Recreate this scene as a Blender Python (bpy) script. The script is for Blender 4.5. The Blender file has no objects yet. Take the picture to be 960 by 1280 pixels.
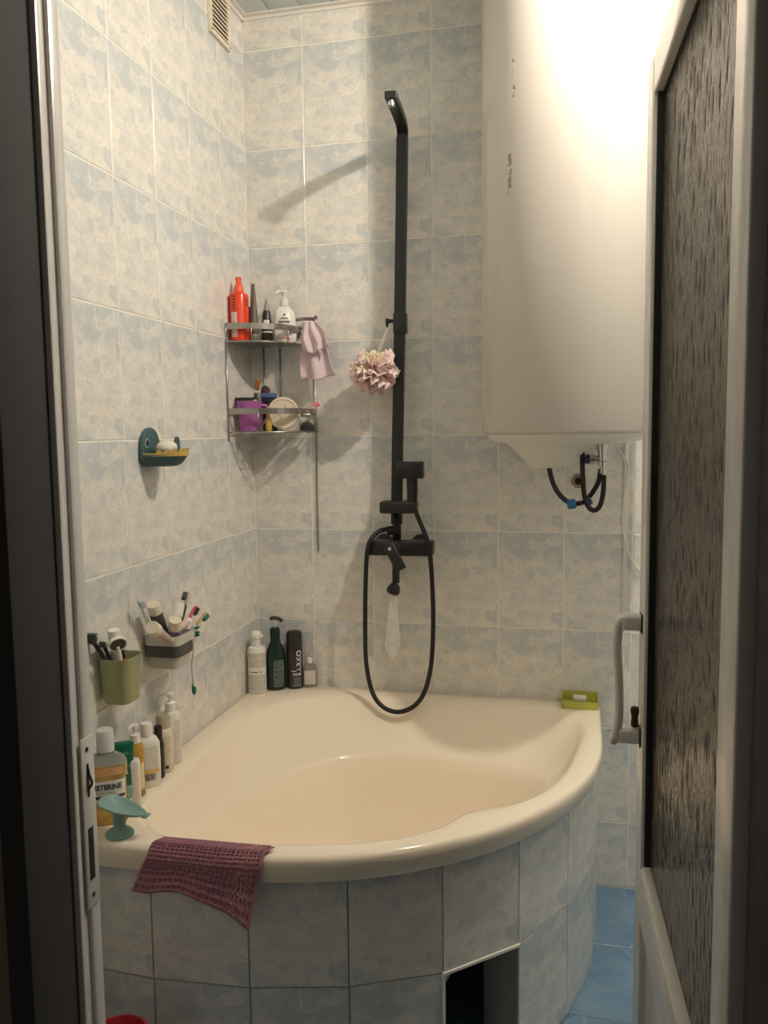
import bpy, bmesh, math, random
from mathutils import Vector, Matrix
random.seed(7)
S = bpy.context.scene
COL = S.collection
pi = math.pi

# ------------------------------------------------------------------ camera
FPX = 1042.64
YAW, PITCH, ROLL = -0.2298217, -0.0966543, -0.0130475
CAM = Vector((1.03725, -2.57124, 1.42391))
def cam_axes():
    cy, sy, cp, sp = math.cos(YAW), math.sin(YAW), math.cos(PITCH), math.sin(PITCH)
    f = Vector((sy*cp, cy*cp, sp)); r = Vector((cy, -sy, 0)); u = r.cross(f)
    c, s = math.cos(ROLL), math.sin(ROLL)
    return c*r + s*u, -s*r + c*u, f
AX_R, AX_U, AX_F = cam_axes()
cd = bpy.data.cameras.new('camera'); co = bpy.data.objects.new('camera', cd); COL.objects.link(co)
cd.sensor_fit = 'VERTICAL'; cd.sensor_height = 36.0; cd.sensor_width = 27.0
cd.lens = FPX*36.0/1280.0; cd.clip_start = 0.02; cd.clip_end = 50
m = Matrix((AX_R, AX_U, -AX_F)).transposed().to_4x4(); m.translation = CAM
co.matrix_world = m
S.camera = co

# pixel of the 960x1280 photograph -> point on a plane
def ray(u, v): return AX_R*((u-480)/FPX) + AX_U*(-(v-640)/FPX) + AX_F
def PY(u, v, Y): d = ray(u, v); return CAM + d*((Y-CAM.y)/d.y)
def PX(u, v, X): d = ray(u, v); return CAM + d*((X-CAM.x)/d.x)
def PZ(u, v, Z): d = ray(u, v); return CAM + d*((Z-CAM.z)/d.z)

# ------------------------------------------------------------------ world + exposure
w = bpy.data.worlds.new('hall_dimness'); S.world = w; w.use_nodes = True
w.node_tree.nodes['Background'].inputs[0].default_value = (1.0, 0.9, 0.78, 1)
w.node_tree.nodes['Background'].inputs[1].default_value = 0.06
S.view_settings.view_transform = 'Standard'; S.view_settings.look = 'None'
S.view_settings.gamma = 1.0; S.view_settings.use_curve_mapping = False
S.view_settings.exposure = 0.12
LAMP = Vector((1.34, -0.885, 2.63)); LAMP_R = 0.022; LAMP_STRENGTH = 2700.0
S.cycles.diffuse_bounces = 8; S.cycles.max_bounces = 14

# ------------------------------------------------------------------ materials
MATS = {}
def mat(name, color, rough=0.5, metal=0.0, trans=0.0, ior=1.45, var=0.06, scale=25.0, bump=0.0, bscale=60.0,
        emit=None, alpha=1.0, sss=0.0, coat=0.0, color2=None):
    if name in MATS: return MATS[name]
    ma = bpy.data.materials.new(name); ma.use_nodes = True
    nt = ma.node_tree; b = nt.nodes['Principled BSDF']
    tc = nt.nodes.new('ShaderNodeTexCoord')
    nz = nt.nodes.new('ShaderNodeTexNoise'); nz.inputs['Scale'].default_value = scale; nz.inputs['Detail'].default_value = 3
    nt.links.new(tc.outputs['Object'], nz.inputs['Vector'])
    mx = nt.nodes.new('ShaderNodeMix'); mx.data_type = 'RGBA'
    c2 = color2 or tuple(max(0, c*(1-var*2)) for c in color)
    mx.inputs[6].default_value = (*color, 1); mx.inputs[7].default_value = (*c2, 1)
    nt.links.new(nz.outputs[0], mx.inputs[0]); nt.links.new(mx.outputs[2], b.inputs['Base Color'])
    b.inputs['Roughness'].default_value = rough; b.inputs['Metallic'].default_value = metal
    b.inputs['Transmission Weight'].default_value = trans; b.inputs['IOR'].default_value = ior
    b.inputs['Alpha'].default_value = alpha; b.inputs['Coat Weight'].default_value = coat
    if sss: b.inputs['Subsurface Weight'].default_value = sss; b.inputs['Subsurface Scale'].default_value = 0.01
    if emit:
        b.inputs['Emission Color'].default_value = (*emit[:3], 1); b.inputs['Emission Strength'].default_value = emit[3]
    if bump:
        n2 = nt.nodes.new('ShaderNodeTexNoise'); n2.inputs['Scale'].default_value = bscale; n2.inputs['Detail'].default_value = 4
        nt.links.new(tc.outputs['Object'], n2.inputs['Vector'])
        bp = nt.nodes.new('ShaderNodeBump'); bp.inputs['Strength'].default_value = bump; bp.inputs['Distance'].default_value = 0.002
        nt.links.new(n2.outputs[0], bp.inputs['Height']); nt.links.new(bp.outputs[0], b.inputs['Normal'])
    MATS[name] = ma
    return ma

class NB:
    """small helper to write node graphs"""
    def __init__(s, name):
        s.ma = bpy.data.materials.new(name); s.ma.use_nodes = True; s.nt = s.ma.node_tree
        s.b = s.nt.nodes['Principled BSDF']; s.tc = s.nt.nodes.new('ShaderNodeTexCoord'); MATS[name] = s.ma
    def n(s, t, **kw):
        x = s.nt.nodes.new(t)
        for k, v in kw.items():
            if k.startswith('in_'):
                key = k[3:]; key = int(key) if key.isdigit() else key.replace('_', ' ')
                if hasattr(v, 'outputs') or isinstance(v, bpy.types.NodeSocket): s.l(v, x.inputs[key])
                else: x.inputs[key].default_value = v
            else: setattr(x, k, v)
        return x
    def l(s, a, b):
        s.nt.links.new(a.outputs[0] if hasattr(a, 'outputs') else a, b)
    def mix(s, fac, a, b):
        x = s.nt.nodes.new('ShaderNodeMix'); x.data_type = 'RGBA'
        for sock, v in ((0, fac), (6, a), (7, b)):
            if isinstance(v, (tuple, float, int)): x.inputs[sock].default_value = (*v, 1) if isinstance(v, tuple) else v
            else: s.l(v, x.inputs[sock])
        return x.outputs[2]
    def ramp(s, v, stops):
        r = s.nt.nodes.new('ShaderNodeValToRGB'); s.l(v, r.inputs[0])
        e = r.color_ramp.elements
        while len(e) < len(stops): e.new(0.5)
        for el, (p, c) in zip(e, stops): el.position = p; el.color = (*c, 1) if isinstance(c, tuple) else (c, c, c, 1)
        return r.outputs[0]
    def math(s, op, a, b=None):
        x = s.nt.nodes.new('ShaderNodeMath'); x.operation = op
        for i, v in enumerate((a, b)):
            if v is None: continue
            if isinstance(v, (int, float)): x.inputs[i].default_value = v
            else: s.l(v, x.inputs[i])
        return x.outputs[0]

def tile_material(name, cream, blue, vein, rough=0.22, scale=1.0):
    """printed marble: the same print on every tile, as on the wall"""
    k = NB(name)
    ob = k.tc.outputs['Object']
    n0 = k.n('ShaderNodeTexNoise', in_Scale=13.0*scale, in_Detail=3.0, in_Vector=ob)
    sub = k.n('ShaderNodeVectorMath', operation='SUBTRACT', in_0=n0.outputs[1], in_1=(0.5, 0.5, 0.5))
    scl = k.n('ShaderNodeVectorMath', operation='SCALE', in_0=sub, in_Scale=0.06)
    add = k.n('ShaderNodeVectorMath', operation='ADD', in_0=ob, in_1=scl)
    mp = k.n('ShaderNodeMapping', in_Vector=add); mp.inputs['Rotation'].default_value = (0, 0.7, 0); mp.inputs['Scale'].default_value = (1.0, 1.0, 1.6)
    vo = k.n('ShaderNodeTexVoronoi', in_Scale=20.0*scale, in_Vector=mp); vo.feature = 'F1'
    sep = k.n('ShaderNodeSeparateColor', in_0=vo.outputs['Color'])
    n1 = k.n('ShaderNodeTexNoise', in_Scale=15.0*scale, in_Detail=6.0, in_Roughness=0.62, in_Distortion=0.9, in_Vector=ob)
    sz = k.n('ShaderNodeSeparateXYZ', in_0=ob)
    lowf = k.n('ShaderNodeTexNoise', in_Scale=6.5*scale, in_Detail=1.0, in_Vector=ob)
    top = k.math('MULTIPLY', k.ramp(k.math('ADD', k.math('MULTIPLY', sz.outputs[2], 3.3), 1.0), [(0.0, 0.35), (0.25, 0.1), (0.6, 0.1), (0.95, 1.0)]), 0.14)
    patch = k.math('ADD', k.math('ADD', k.math('MULTIPLY', sep.outputs[0], 0.20), k.math('MULTIPLY', n1.outputs[0], 0.62)), k.math('ADD', k.math('MULTIPLY', lowf.outputs[0], 0.30), top))
    f1 = k.ramp(patch, [(0.44, 0.0), (0.56, 0.28), (0.585, 0.42), (0.76, 1.0)])
    base = k.mix(f1, cream, blue)
    n2 = k.n('ShaderNodeTexNoise', in_Scale=60.0*scale, in_Detail=4.0, in_Distortion=1.5, in_Vector=mp)
    f2 = k.ramp(n2, [(0.50, 0.0), (0.66, 0.40)])
    base = k.mix(f2, base, tuple(0.80*c for c in blue))
    n5 = k.n('ShaderNodeTexNoise', in_Scale=9.0*scale, in_Detail=2.0, in_Vector=mp)
    base = k.mix(k.ramp(n5, [(0.58, 0.0), (0.70, 0.5)]), base, tuple(min(1.0, c*f) for c, f in zip(cream, (1.0, 0.95, 0.95))))
    ve = k.n('ShaderNodeTexVoronoi', in_Scale=10.0*scale, in_Vector=mp); ve.feature = 'DISTANCE_TO_EDGE'
    n3 = k.n('ShaderNodeTexNoise', in_Scale=16.0*scale, in_Vector=ob)
    f3 = k.math('MULTIPLY', k.ramp(ve, [(0.0, 0.85), (0.028, 0.0)]), k.ramp(n3, [(0.48, 0.0), (0.62, 1.0)]))
    base = k.mix(f3, base, vein)
    k.l(base, k.b.inputs['Base Color'])
    k.b.inputs['Roughness'].default_value = rough
    n4 = k.n('ShaderNodeTexNoise', in_Scale=40.0, in_Detail=2.0, in_Vector=ob)
    bp = k.n('ShaderNodeBump', in_Strength=0.05, in_Distance=0.001, in_Height=n4)
    k.l(bp, k.b.inputs['Normal'])
    return k.ma

M_TILE = tile_material('wall_tile_marbled', (0.80, 0.755, 0.675), (0.55, 0.575, 0.58), (0.88, 0.85, 0.78))
M_FLOOR = tile_material('floor_tile_blue', (0.20, 0.31, 0.42), (0.13, 0.225, 0.335), (0.23, 0.34, 0.45), rough=0.3, scale=0.6)
M_GROUT = mat('grout_cream', (0.88, 0.84, 0.75), 0.9, bump=0.3, bscale=200)
M_GROUTD = mat('grout_grey', (0.34, 0.32, 0.29), 0.9, bump=0.3, bscale=200)
M_PLASTER = mat('plaster', (0.48, 0.46, 0.42), 0.9, bump=0.3)
M_HALL = mat('hall_wallpaper', (0.26, 0.19, 0.14), 0.9, bump=0.3, bscale=90)
M_PVC = mat('white_pvc', (0.74, 0.71, 0.66), 0.22, var=0.02)
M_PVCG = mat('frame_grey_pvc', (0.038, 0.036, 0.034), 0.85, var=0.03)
M_CEIL = mat('ceiling_panel', (0.62, 0.70, 0.72), 0.25, var=0.04)
M_GASKET = mat('gasket_black', (0.02, 0.018, 0.016), 0.5)
M_BATH = mat('bath_acrylic', (0.92, 0.80, 0.635), 0.13, var=0.015, scale=6)
M_BLACK = mat('matt_black_metal', (0.018, 0.018, 0.018), 0.38, var=0.1)
M_RUBBER = mat('black_rubber', (0.012, 0.012, 0.012), 0.5)
M_CHROME = mat('chrome', (0.62, 0.60, 0.56), 0.16, metal=1.0, var=0.05)
M_STEEL = mat('shelf_steel', (0.44, 0.42, 0.39), 0.28, metal=0.9, var=0.1)
M_WHITE = mat('white_plastic', (0.80, 0.77, 0.71), 0.3, var=0.02)
M_WHITE2 = mat('cream_plastic', (0.74, 0.66, 0.52), 0.32, var=0.02)
M_DARK = mat('charcoal_plastic', (0.03, 0.028, 0.027), 0.3)
M_VOID = mat('rough_concrete_dark', (0.10, 0.095, 0.09), 0.95, bump=0.5)

# ------------------------------------------------------------------ geometry helpers
def link(o, parent=None):
    COL.objects.link(o)
    if parent is not None: o.parent = parent
    return o
def tag(o, label=None, cat=None, group=None, kind=None):
    if label: o['label'] = label
    if cat: o['category'] = cat
    if group: o['group'] = group
    if kind: o['kind'] = kind
    return o
def thing(name, label, cat, loc=(0, 0, 0), rotz=0.0, group=None, kind=None):
    o = bpy.data.objects.new(name, None); COL.objects.link(o)
    o.location = loc; o.rotation_euler = (0, 0, rotz); o.empty_display_size = 0.02
    return tag(o, label, cat, group, kind)
def mesh(name, verts, faces, ma, parent=None, smooth=False, sub=0, bevel=0, solid=0, weld=False):
    me = bpy.data.meshes.new(name); me.from_pydata([tuple(v) for v in verts], [], faces)
    bm = bmesh.new(); bm.from_mesh(me)
    if weld: bmesh.ops.remove_doubles(bm, verts=bm.verts, dist=1e-5)
    bmesh.ops.recalc_face_normals(bm, faces=bm.faces); bm.to_mesh(me); bm.free()
    me.materials.append(ma)
    for p in me.polygons: p.use_smooth = smooth
    o = link(bpy.data.objects.new(name, me), parent)
    if solid:
        md = o.modifiers.new('solid', 'SOLIDIFY'); md.thickness = solid; md.offset = 0
    if bevel:
        md = o.modifiers.new('bevel', 'BEVEL'); md.width = bevel; md.segments = 2; md.limit_method = 'ANGLE'; md.angle_limit = 0.6
    if sub:
        md = o.modifiers.new('sub', 'SUBSURF'); md.levels = sub; md.render_levels = sub
    return o
BF = [(0, 3, 2, 1), (4, 5, 6, 7), (0, 1, 5, 4), (1, 2, 6, 5), (2, 3, 7, 6), (3, 0, 4, 7)]
def bverts(x0, x1, y0, y1, z0, z1):
    return [(x0, y0, z0), (x1, y0, z0), (x1, y1, z0), (x0, y1, z0), (x0, y0, z1), (x1, y0, z1), (x1, y1, z1), (x0, y1, z1)]
def box(name, b, ma, parent=None, bevel=0.0, smooth=False):
    return mesh(name, bverts(*b), BF, ma, parent, smooth=smooth or bevel > 0, bevel=bevel)
def boxes(name, bs, ma, parent=None, bevel=0.0):
    V, F = [], []
    for b in bs:
        o = len(V); V += bverts(*b); F += [tuple(i+o for i in f) for f in BF]
    return mesh(name, V, F, ma, parent, bevel=bevel)
def lathe(name, prof, ma, parent=None, n=28, sx=1.0, sy=1.0, loc=(0, 0, 0), rot=None, cap=True, power=2.0, smooth=True):
    """prof: (r, z) bottom to top. power > 2 gives a rounded-square section"""
    V, F = [], []
    for r, z in prof:
        for i in range(n):
            a = 2*pi*i/n; c, s = math.cos(a), math.sin(a)
            q = (abs(c)**power + abs(s)**power)**(-1.0/power)
            V.append(Vector((r*q*c*sx, r*q*s*sy, z)))
    for j in range(len(prof)-1):
        for i in range(n):
            a, b = j*n+i, j*n+(i+1) % n
            F.append((a, b, b+n, a+n))
    if cap:
        if prof[0][0] > 1e-5: F.append(tuple(range(n-1, -1, -1)))
        if prof[-1][0] > 1e-5: F.append(tuple(range((len(prof)-1)*n, len(prof)*n)))
    if rot is not None: V = [rot @ v for v in V]
    V = [v+Vector(loc) for v in V]
    o = mesh(name, V, F, ma, parent, smooth=smooth, weld=True)
    if smooth:
        md = o.modifiers.new('edge', 'EDGE_SPLIT'); md.split_angle = 0.75
    return o
def frames(pts):
    T = []
    for i in range(len(pts)):
        a = pts[max(i-1, 0)]; b = pts[min(i+1, len(pts)-1)]; T.append((b-a).normalized())
    up = Vector((0, 0, 1)) if abs(T[0].z) < 0.9 else Vector((0, 1, 0))
    N = [(up - T[0]*up.dot(T[0])).normalized()]
    for i in range(1, len(pts)):
        v = N[-1] - T[i]*N[-1].dot(T[i]); N.append(v.normalized())
    return T, N, [t.cross(n) for t, n in zip(T, N)]
def catmull(pts, k=6, closed=False):
    pts = [Vector(p) for p in pts]; out = []
    n = len(pts)
    rng = range(n) if closed else range(n-1)
    for i in rng:
        if closed: p0, p1, p2, p3 = pts[i-1], pts[i], pts[(i+1) % n], pts[(i+2) % n]
        else: p0, p1, p2, p3 = pts[max(i-1, 0)], pts[i], pts[i+1], pts[min(i+2, n-1)]
        for j in range(k):
            t = j/k
            out.append(0.5*((2*p1)+(p2-p0)*t+(2*p0-5*p1+4*p2-p3)*t*t+(3*p1-p0-3*p2+p3)*t**3))
    if not closed: out.append(pts[-1])
    return out
def tube(name, pts, r, ma, parent=None, n=10, k=6, rad=None, rect=None, curve=True, smooth=True, side=None):
    """sweep; r radius, or rect=(half width along binormal, half along normal)"""
    P = catmull(pts, k) if curve and len(pts) > 2 else [Vector(p) for p in pts]
    T, N, B = frames(P); V, F = [], []
    if side is not None:
        B = [(Vector(side)-t*Vector(side).dot(t)).normalized() for t in T]; N = [b.cross(t) for b, t in zip(B, T)]
    if rect: n = 4
    for i, p in enumerate(P):
        rr = r
        if rad: t = i/(len(P)-1)*(len(rad)-1); j = min(int(t), len(rad)-2); rr = rad[j]*(1-(t-j))+rad[j+1]*(t-j)
        for q in range(n):
            if rect:
                sx, sy = [(-1, -1), (1, -1), (1, 1), (-1, 1)][q]; V.append(p+B[i]*rect[0]*sx+N[i]*rect[1]*sy)
            else:
                a = 2*pi*q/n; V.append(p+N[i]*rr*math.cos(a)+B[i]*rr*math.sin(a))
    for i in range(len(P)-1):
        for q in range(n):
            a, b = i*n+q, i*n+(q+1) % n; F.append((a, b, b+n, a+n))
    F.append(tuple(range(n-1, -1, -1))); F.append(tuple(range((len(P)-1)*n, len(P)*n)))
    return mesh(name, V, F, ma, parent, smooth=smooth and not rect, bevel=0.002 if rect else 0)
def axis_rot(d):
    """rotation taking +Z to direction d"""
    return Vector((0, 0, 1)).rotation_difference(Vector(d).normalized()).to_matrix()
def prism(name, outline, y0, y1, ma, parent=None, bevel=0.0):
    """outline in local x,z extruded along y"""
    n = len(outline)
    V = [(x, y0, z) for x, z in outline]+[(x, y1, z) for x, z in outline]
    F = [tuple(range(n)), tuple(range(2*n-1, n-1, -1))]+[(i, (i+1) % n, (i+1) % n+n, i+n) for i in range(n)]
    return mesh(name, V, F, ma, parent, bevel=bevel, smooth=bevel > 0)
def text_geo(body, size, bold=0.0):
    cu = bpy.data.curves.new('t', 'FONT'); cu.body = body; cu.size = size; cu.offset = bold
    cu.align_x = 'CENTER'; cu.align_y = 'CENTER'; cu.resolution_u = 3
    o = bpy.data.objects.new('t', cu); COL.objects.link(o)
    me = bpy.data.meshes.new_from_object(o.evaluated_get(bpy.context.evaluated_depsgraph_get()))
    V = [v.co.copy() for v in me.vertices]; F = [tuple(p.vertices) for p in me.polygons]
    bpy.data.objects.remove(o); bpy.data.curves.remove(cu); bpy.data.meshes.remove(me)
    return V, F
def wrap_text(body, size, ma, parent, r, ang, z, bold=0.0, vertical=False, sx=1.0, sy=1.0, squeeze=1.0):
    """lettering bent round an upright (elliptic) cylinder; ang = direction it faces"""
    V, F = text_geo(body, size, bold); out = []
    for v in V:
        x, y = v.x*squeeze, v.y
        if vertical: x, y = -y, x
        a = ang + x/r
        out.append((r*math.cos(a)*sx, r*math.sin(a)*sy, z+y))
    return mesh('lettering', out, F, ma, parent)
def sheet(name, fn, nu, nv, ma, parent=None, solid=0.0, sub=0, smooth=True):
    V = [fn(i/(nu-1), j/(nv-1)) for j in range(nv) for i in range(nu)]
    F = [(j*nu+i, j*nu+i+1, (j+1)*nu+i+1, (j+1)*nu+i) for j in range(nv-1) for i in range(nu-1)]
    return mesh(name, V, F, ma, parent, smooth=smooth, solid=solid, sub=sub)
def arcband(name, r, a0, a1, z0, z1, ma, parent, n=14, sx=1.0, sy=1.0):
    V, F = [], []
    for i in range(n+1):
        a = a0+(a1-a0)*i/n
        for z in (z0, z1): V.append((r*math.cos(a)*sx, r*math.sin(a)*sy, z))
    F = [(2*i, 2*i+2, 2*i+3, 2*i+1) for i in range(n)]
    return mesh(name, V, F, ma, parent, smooth=True)

# ------------------------------------------------------------------ tiles
TILE_CACHE = {}
def tile_mesh(x0, x1, z0, z1, ma, key):
    k = (round(x0, 4), round(x1, 4), round(z0, 4), round(z1, 4), key)
    if k in TILE_CACHE: return TILE_CACHE[k]
    b, d = 0.0009, 0.006
    V = [(x0+b, 0, z0+b), (x1-b, 0, z0+b), (x1-b, 0, z1-b), (x0+b, 0, z1-b),
         (x0, b*0.7, z0), (x1, b*0.7, z0), (x1, b*0.7, z1), (x0, b*0.7, z1),
         (x0, d, z0), (x1, d, z0), (x1, d, z1), (x0, d, z1)]
    F = [(0, 1, 2, 3)]
    for s in (0, 4):
        for i in range(4): F.append((s+i, s+4+i, s+4+(i+1) % 4, s+(i+1) % 4))
    me = bpy.data.meshes.new('tile'); me.from_pydata(V, [], F); me.materials.append(ma); me.update()
    TILE_CACHE[k] = me
    return me
def tile(parent, mtx, x0, x1, z0, z1, ma=None, key='wall', gap=0.004):
    ma = ma or M_TILE
    me = tile_mesh(x0+gap/2, x1-gap/2, z0+gap/2, z1-gap/2, ma, key)
    o = bpy.data.objects.new('tile', me); COL.objects.link(o); o.parent = parent
    o.matrix_local = mtx
    return o

RX = 2.05            # right wall
FY = -1.715          # bathroom side of the doorway wall
HY = -1.835          # hall side of it
CZ = 2.714            # ceiling
ROWS = [2.91-0.3*j for j in range(10)]      # tile tops, last row is cut by the floor
wall_back = box('wall_back', (-0.1, RX+0.1, 0.0012, 0.12, -0.05, CZ+0.05), M_GROUT); tag(wall_back, kind='structure')
wall_left = box('wall_left', (-0.12, -0.0012, HY, 0.0012, -0.05, CZ+0.05), M_GROUT); tag(wall_left, kind='structure')
wall_right = box('wall_right', (RX, RX+0.1, HY, 0.0025, -0.05, CZ+0.05), M_TILE); tag(wall_right, kind='structure')
BX0, LY0 = 0.1963, 0.1987
for zt in ROWS:
    z0, z1 = max(-0.3, 0.002-zt), min(0.0, CZ-zt)
    for i in range(-1, 10):
        x = BX0+0.2*i; a, b = max(0.0, 0.0-x), min(0.2, RX-x)
        if zt <= 0.58 and x+0.2 < 1.12: continue
        if zt < 0.59 and x < 0.9: continue
        tile(wall_back, Matrix.Translation((x, 0, zt)), a, b, z0, z1)
    for i in range(0, 9):
        y = -LY0-0.2*i+0.0; a, b = 0.0, 0.2
        if i == 0: b = LY0
        # local x runs towards the back wall
        lo = max(0.0, (FY-y)) if y < FY else 0.0
        if zt < 0.6 and y > -1.0: continue
        if b-lo < 0.01: continue
        tile(wall_left, Matrix.Translation((0, y, zt)) @ Matrix.Rotation(pi/2, 4, 'Z'), lo, b, z0, z1)
floor = box('floor', (-0.12, RX+0.1, -3.6, 0.12, -0.08, -0.0025), M_GROUTD); tag(floor, kind='structure')
for i in range(-1, 7):
    for j in range(-1, 7):
        x, y = 0.11+0.3*i, -0.0105-0.3*(j+1)
        if x+0.3 < 1.0 and y > -0.9: continue
        a, b = max(0.0, -x), min(0.3, RX-x); c, d = max(0.0, FY-y), min(0.3, -y)
        if b-a < 0.01 or d-c < 0.01: continue
        # floor tile, local x -> X, local z -> Y
        tile(floor, Matrix.Translation((x, y, 0)) @ Matrix.Rotation(-pi/2, 4, 'X'), a, b, c, d, M_FLOOR, 'floor', 0.003)
ceiling = box('ceiling', (-0.12, RX+0.1, HY, 0.12, CZ+0.012, CZ+0.1), M_PVC); tag(ceiling, kind='structure')
nx = 0
x = 0.0
while x < RX-0.01:
    b = min(x+0.1, RX)
    box('panel', (x+0.001, b-0.001, FY, 0, CZ, CZ+0.012), M_CEIL, ceiling, bevel=0.0015); x += 0.1
def cornice(name, p0, p1, inward):
    d = (Vector(p1)-Vector(p0)); L = d.length; d.normalize(); iv = Vector(inward)
    prof = [(0, 0), (0.022, 0), (0.022, -0.004), (0.009, -0.006), (0.006, -0.013), (0, -0.013)]
    V = []
    for q in (Vector(p0), Vector(p1)):
        for a, h in prof: V.append(q+iv*a+Vector((0, 0, h)))
    n = len(prof)
    F = [(i, (i+1) % n, (i+1) % n+n, i+n) for i in range(n)]+[tuple(range(n)), tuple(range(2*n-1, n-1, -1))]
    o = mesh(name, V, F, M_PVC); tag(o, kind='structure')
cornice('trim_1', (0, FY, CZ), (0, 0, CZ), (1, 0, 0))
cornice('trim_2', (0, 0, CZ), (RX, 0, CZ), (0, -1, 0))

# doorway wall (seen from the dark hall)
JL, JR, JT = 0.484, 1.200, 2.075     # clear opening
wf = boxes('wall_front', [(0.0, JL-0.035, HY+0.005, FY, -0.05, CZ+0.012), (JR+0.03, RX, HY+0.005, FY, -0.05, CZ+0.012),
                          (JL-0.035, JR+0.03, HY+0.005, FY, JT+0.03, CZ+0.012)], M_TILE); tag(wf, kind='structure')
boxes('hall_facing', [(-0.9, JL-0.035, HY, HY+0.005, -0.05, CZ+0.05), (JR+0.03, RX+0.6, HY, HY+0.005, -0.05, CZ+0.05),
                      (JL-0.035, JR+0.03, HY, HY+0.005, JT+0.03, CZ+0.05)], M_HALL, wf)
# left jamb: grey reveal, white lit edge with grooves, strike plate
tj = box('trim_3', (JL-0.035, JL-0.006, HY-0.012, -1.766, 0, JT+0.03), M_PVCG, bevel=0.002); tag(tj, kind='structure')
for a, b, c in ((-1.7655, -1.757, 0.0), (-1.7565, -1.744, -0.004), (-1.7435, -1.725, 0.0)):
    box('jamb_strip', (JL-0.035, JL+c, a, b, 0, JT+0.03), M_PVC, tj, bevel=0.001)
sp = box('strike_plate', (JL, JL+0.0022, -1.752, -1.727, 0.872, 1.076), M_PVC, tj, bevel=0.0008)
box('latch_hole', (JL+0.0005, JL+0.0026, -1.746, -1.736, 0.905, 0.968), M_GASKET, sp)
box('latch_hole', (JL+0.0005, JL+0.0026, -1.743, -1.739, 1.005, 1.045), M_GASKET, sp)
tube('latch_tongue', [(JL+0.002, -1.741, 1.043), (JL+0.004, -1.741, 1.032), (JL+0.007, -1.741, 1.022), (JL+0.002, -1.741, 1.014)], 0.0015, M_DARK, sp)
for zz in (1.062, 0.886):
    lathe('screw', [(0.003, 0), (0.003, 0.0008), (0.001, 0.0012)], M_DARK, sp, n=10, loc=(JL+0.002, -1.741, zz), rot=axis_rot((1, 0, 0)))
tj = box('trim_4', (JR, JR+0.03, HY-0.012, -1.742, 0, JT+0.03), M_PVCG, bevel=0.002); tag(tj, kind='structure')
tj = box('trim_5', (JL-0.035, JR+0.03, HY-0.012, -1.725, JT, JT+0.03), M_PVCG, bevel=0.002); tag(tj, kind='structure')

# ------------------------------------------------------------------ door leaf
def glass_mat():
    k = NB('hammered_glass'); ob = k.tc.outputs['Object']
    mp = k.n('ShaderNodeMapping', in_Vector=ob); mp.inputs['Scale'].default_value = (42, 1, 21); mp.inputs['Rotation'].default_value = (0, 0.16, 0)
    vo = k.n('ShaderNodeTexVoronoi', in_Scale=1.0, in_Vector=mp); vo.feature = 'F1'
    nz = k.n('ShaderNodeTexNoise', in_Scale=1.7, in_Detail=3.0, in_Vector=mp)
    drop = k.ramp(vo.outputs['Distance'], [(0.08, 1.0), (0.42, 0.0)])
    h = k.math('ADD', drop, k.math('MULTIPLY', nz.outputs[0], 1.1))
    bp = k.n('ShaderNodeBump', in_Strength=0.8, in_Distance=0.006, in_Height=h); k.l(bp, k.b.inputs['Normal'])
    k.b.inputs['Base Color'].default_value = (0.17, 0.145, 0.125, 1)
    k.b.inputs['Roughness'].default_value = 0.12; k.b.inputs['Transmission Weight'].default_value = 0.75; k.b.inputs['IOR'].default_value = 1.35
    return k.ma
M_GLASS = glass_mat()
DW = 0.761
door = bpy.data.objects.new('door_1', None); COL.objects.link(door)
door.location = (1.186, -1.735, 0.0); door.rotation_euler = (0, 0, pi/2+math.radians(2.7))
tag(door, label='white plastic door standing open with a tall dark textured glass pane', kind='structure')
box('stile', (0, 0.075, -0.045, 0, 0.015, 2.045), M_PVC, door, bevel=0.003)
fs = box('stile', (DW-0.075, DW, -0.045, 0, 0.015, 2.045), M_PVC, door, bevel=0.003)
box('rail', (0.075, DW-0.075, -0.045, 0, 1.980, 2.045), M_PVC, door, bevel=0.003)
box('rail', (0.075, DW-0.075, -0.045, 0, 0.520, 0.624), M_PVC, door, bevel=0.003)
box('rail', (0.075, DW-0.075, -0.045, 0, 0.015, 0.130), M_PVC, door, bevel=0.003)
box('glass_pane', (0.070, DW-0.070, -0.026, -0.018, 0.618, 1.986), M_GLASS, door)
boxes('glazing_gasket', [(0.075, 0.083, -0.017, -0.006, 0.624, 1.98), (DW-0.083, DW-0.075, -0.017, -0.006, 0.624, 1.98),
                         (0.083, DW-0.083, -0.018, -0.014, 1.976, 1.98)], M_GASKET, door)
box('glazing_bead', (0.083, DW-0.083, -0.018, -0.003, 0.618, 0.630), M_PVC, door, bevel=0.002)
box('lower_panel', (0.070, DW-0.070, -0.032, -0.012, 0.125, 0.525), M_PVC, door, bevel=0.002)
hd = tube('door_handle', [(0, 0.001, 1.075), (0, 0.028, 1.077), (0, 0.040, 1.066), (0, 0.0435, 1.03), (0, 0.039, 0.96), (0, 0.038, 0.90), (0, 0.042, 0.865), (0, 0.046, 0.852), (0, 0.048, 0.842)],
          0.009, M_WHITE, door, n=12, k=5, rad=[0.013, 0.012, 0.010, 0.0085, 0.008, 0.008, 0.009, 0.011, 0.006])
hd.location = (DW-0.040, 0, 0)
box('handle_bracket', (-0.012, 0.012, 0.0, 0.036, 1.058, 1.084), M_WHITE, hd, bevel=0.004)
box('handle_bracket', (-0.012, 0.012, 0.0, 0.038, 0.846, 0.872), M_WHITE, hd, bevel=0.004)
boxes('handle_washer', [(-0.014, 0.014, 0.0, 0.003, 1.054, 1.088), (-0.014, 0.014, 0.0, 0.003, 0.842, 0.876)], M_DARK, hd)
M_BROWN = mat('brown_plastic', (0.06, 0.03, 0.018), 0.3)
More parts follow.
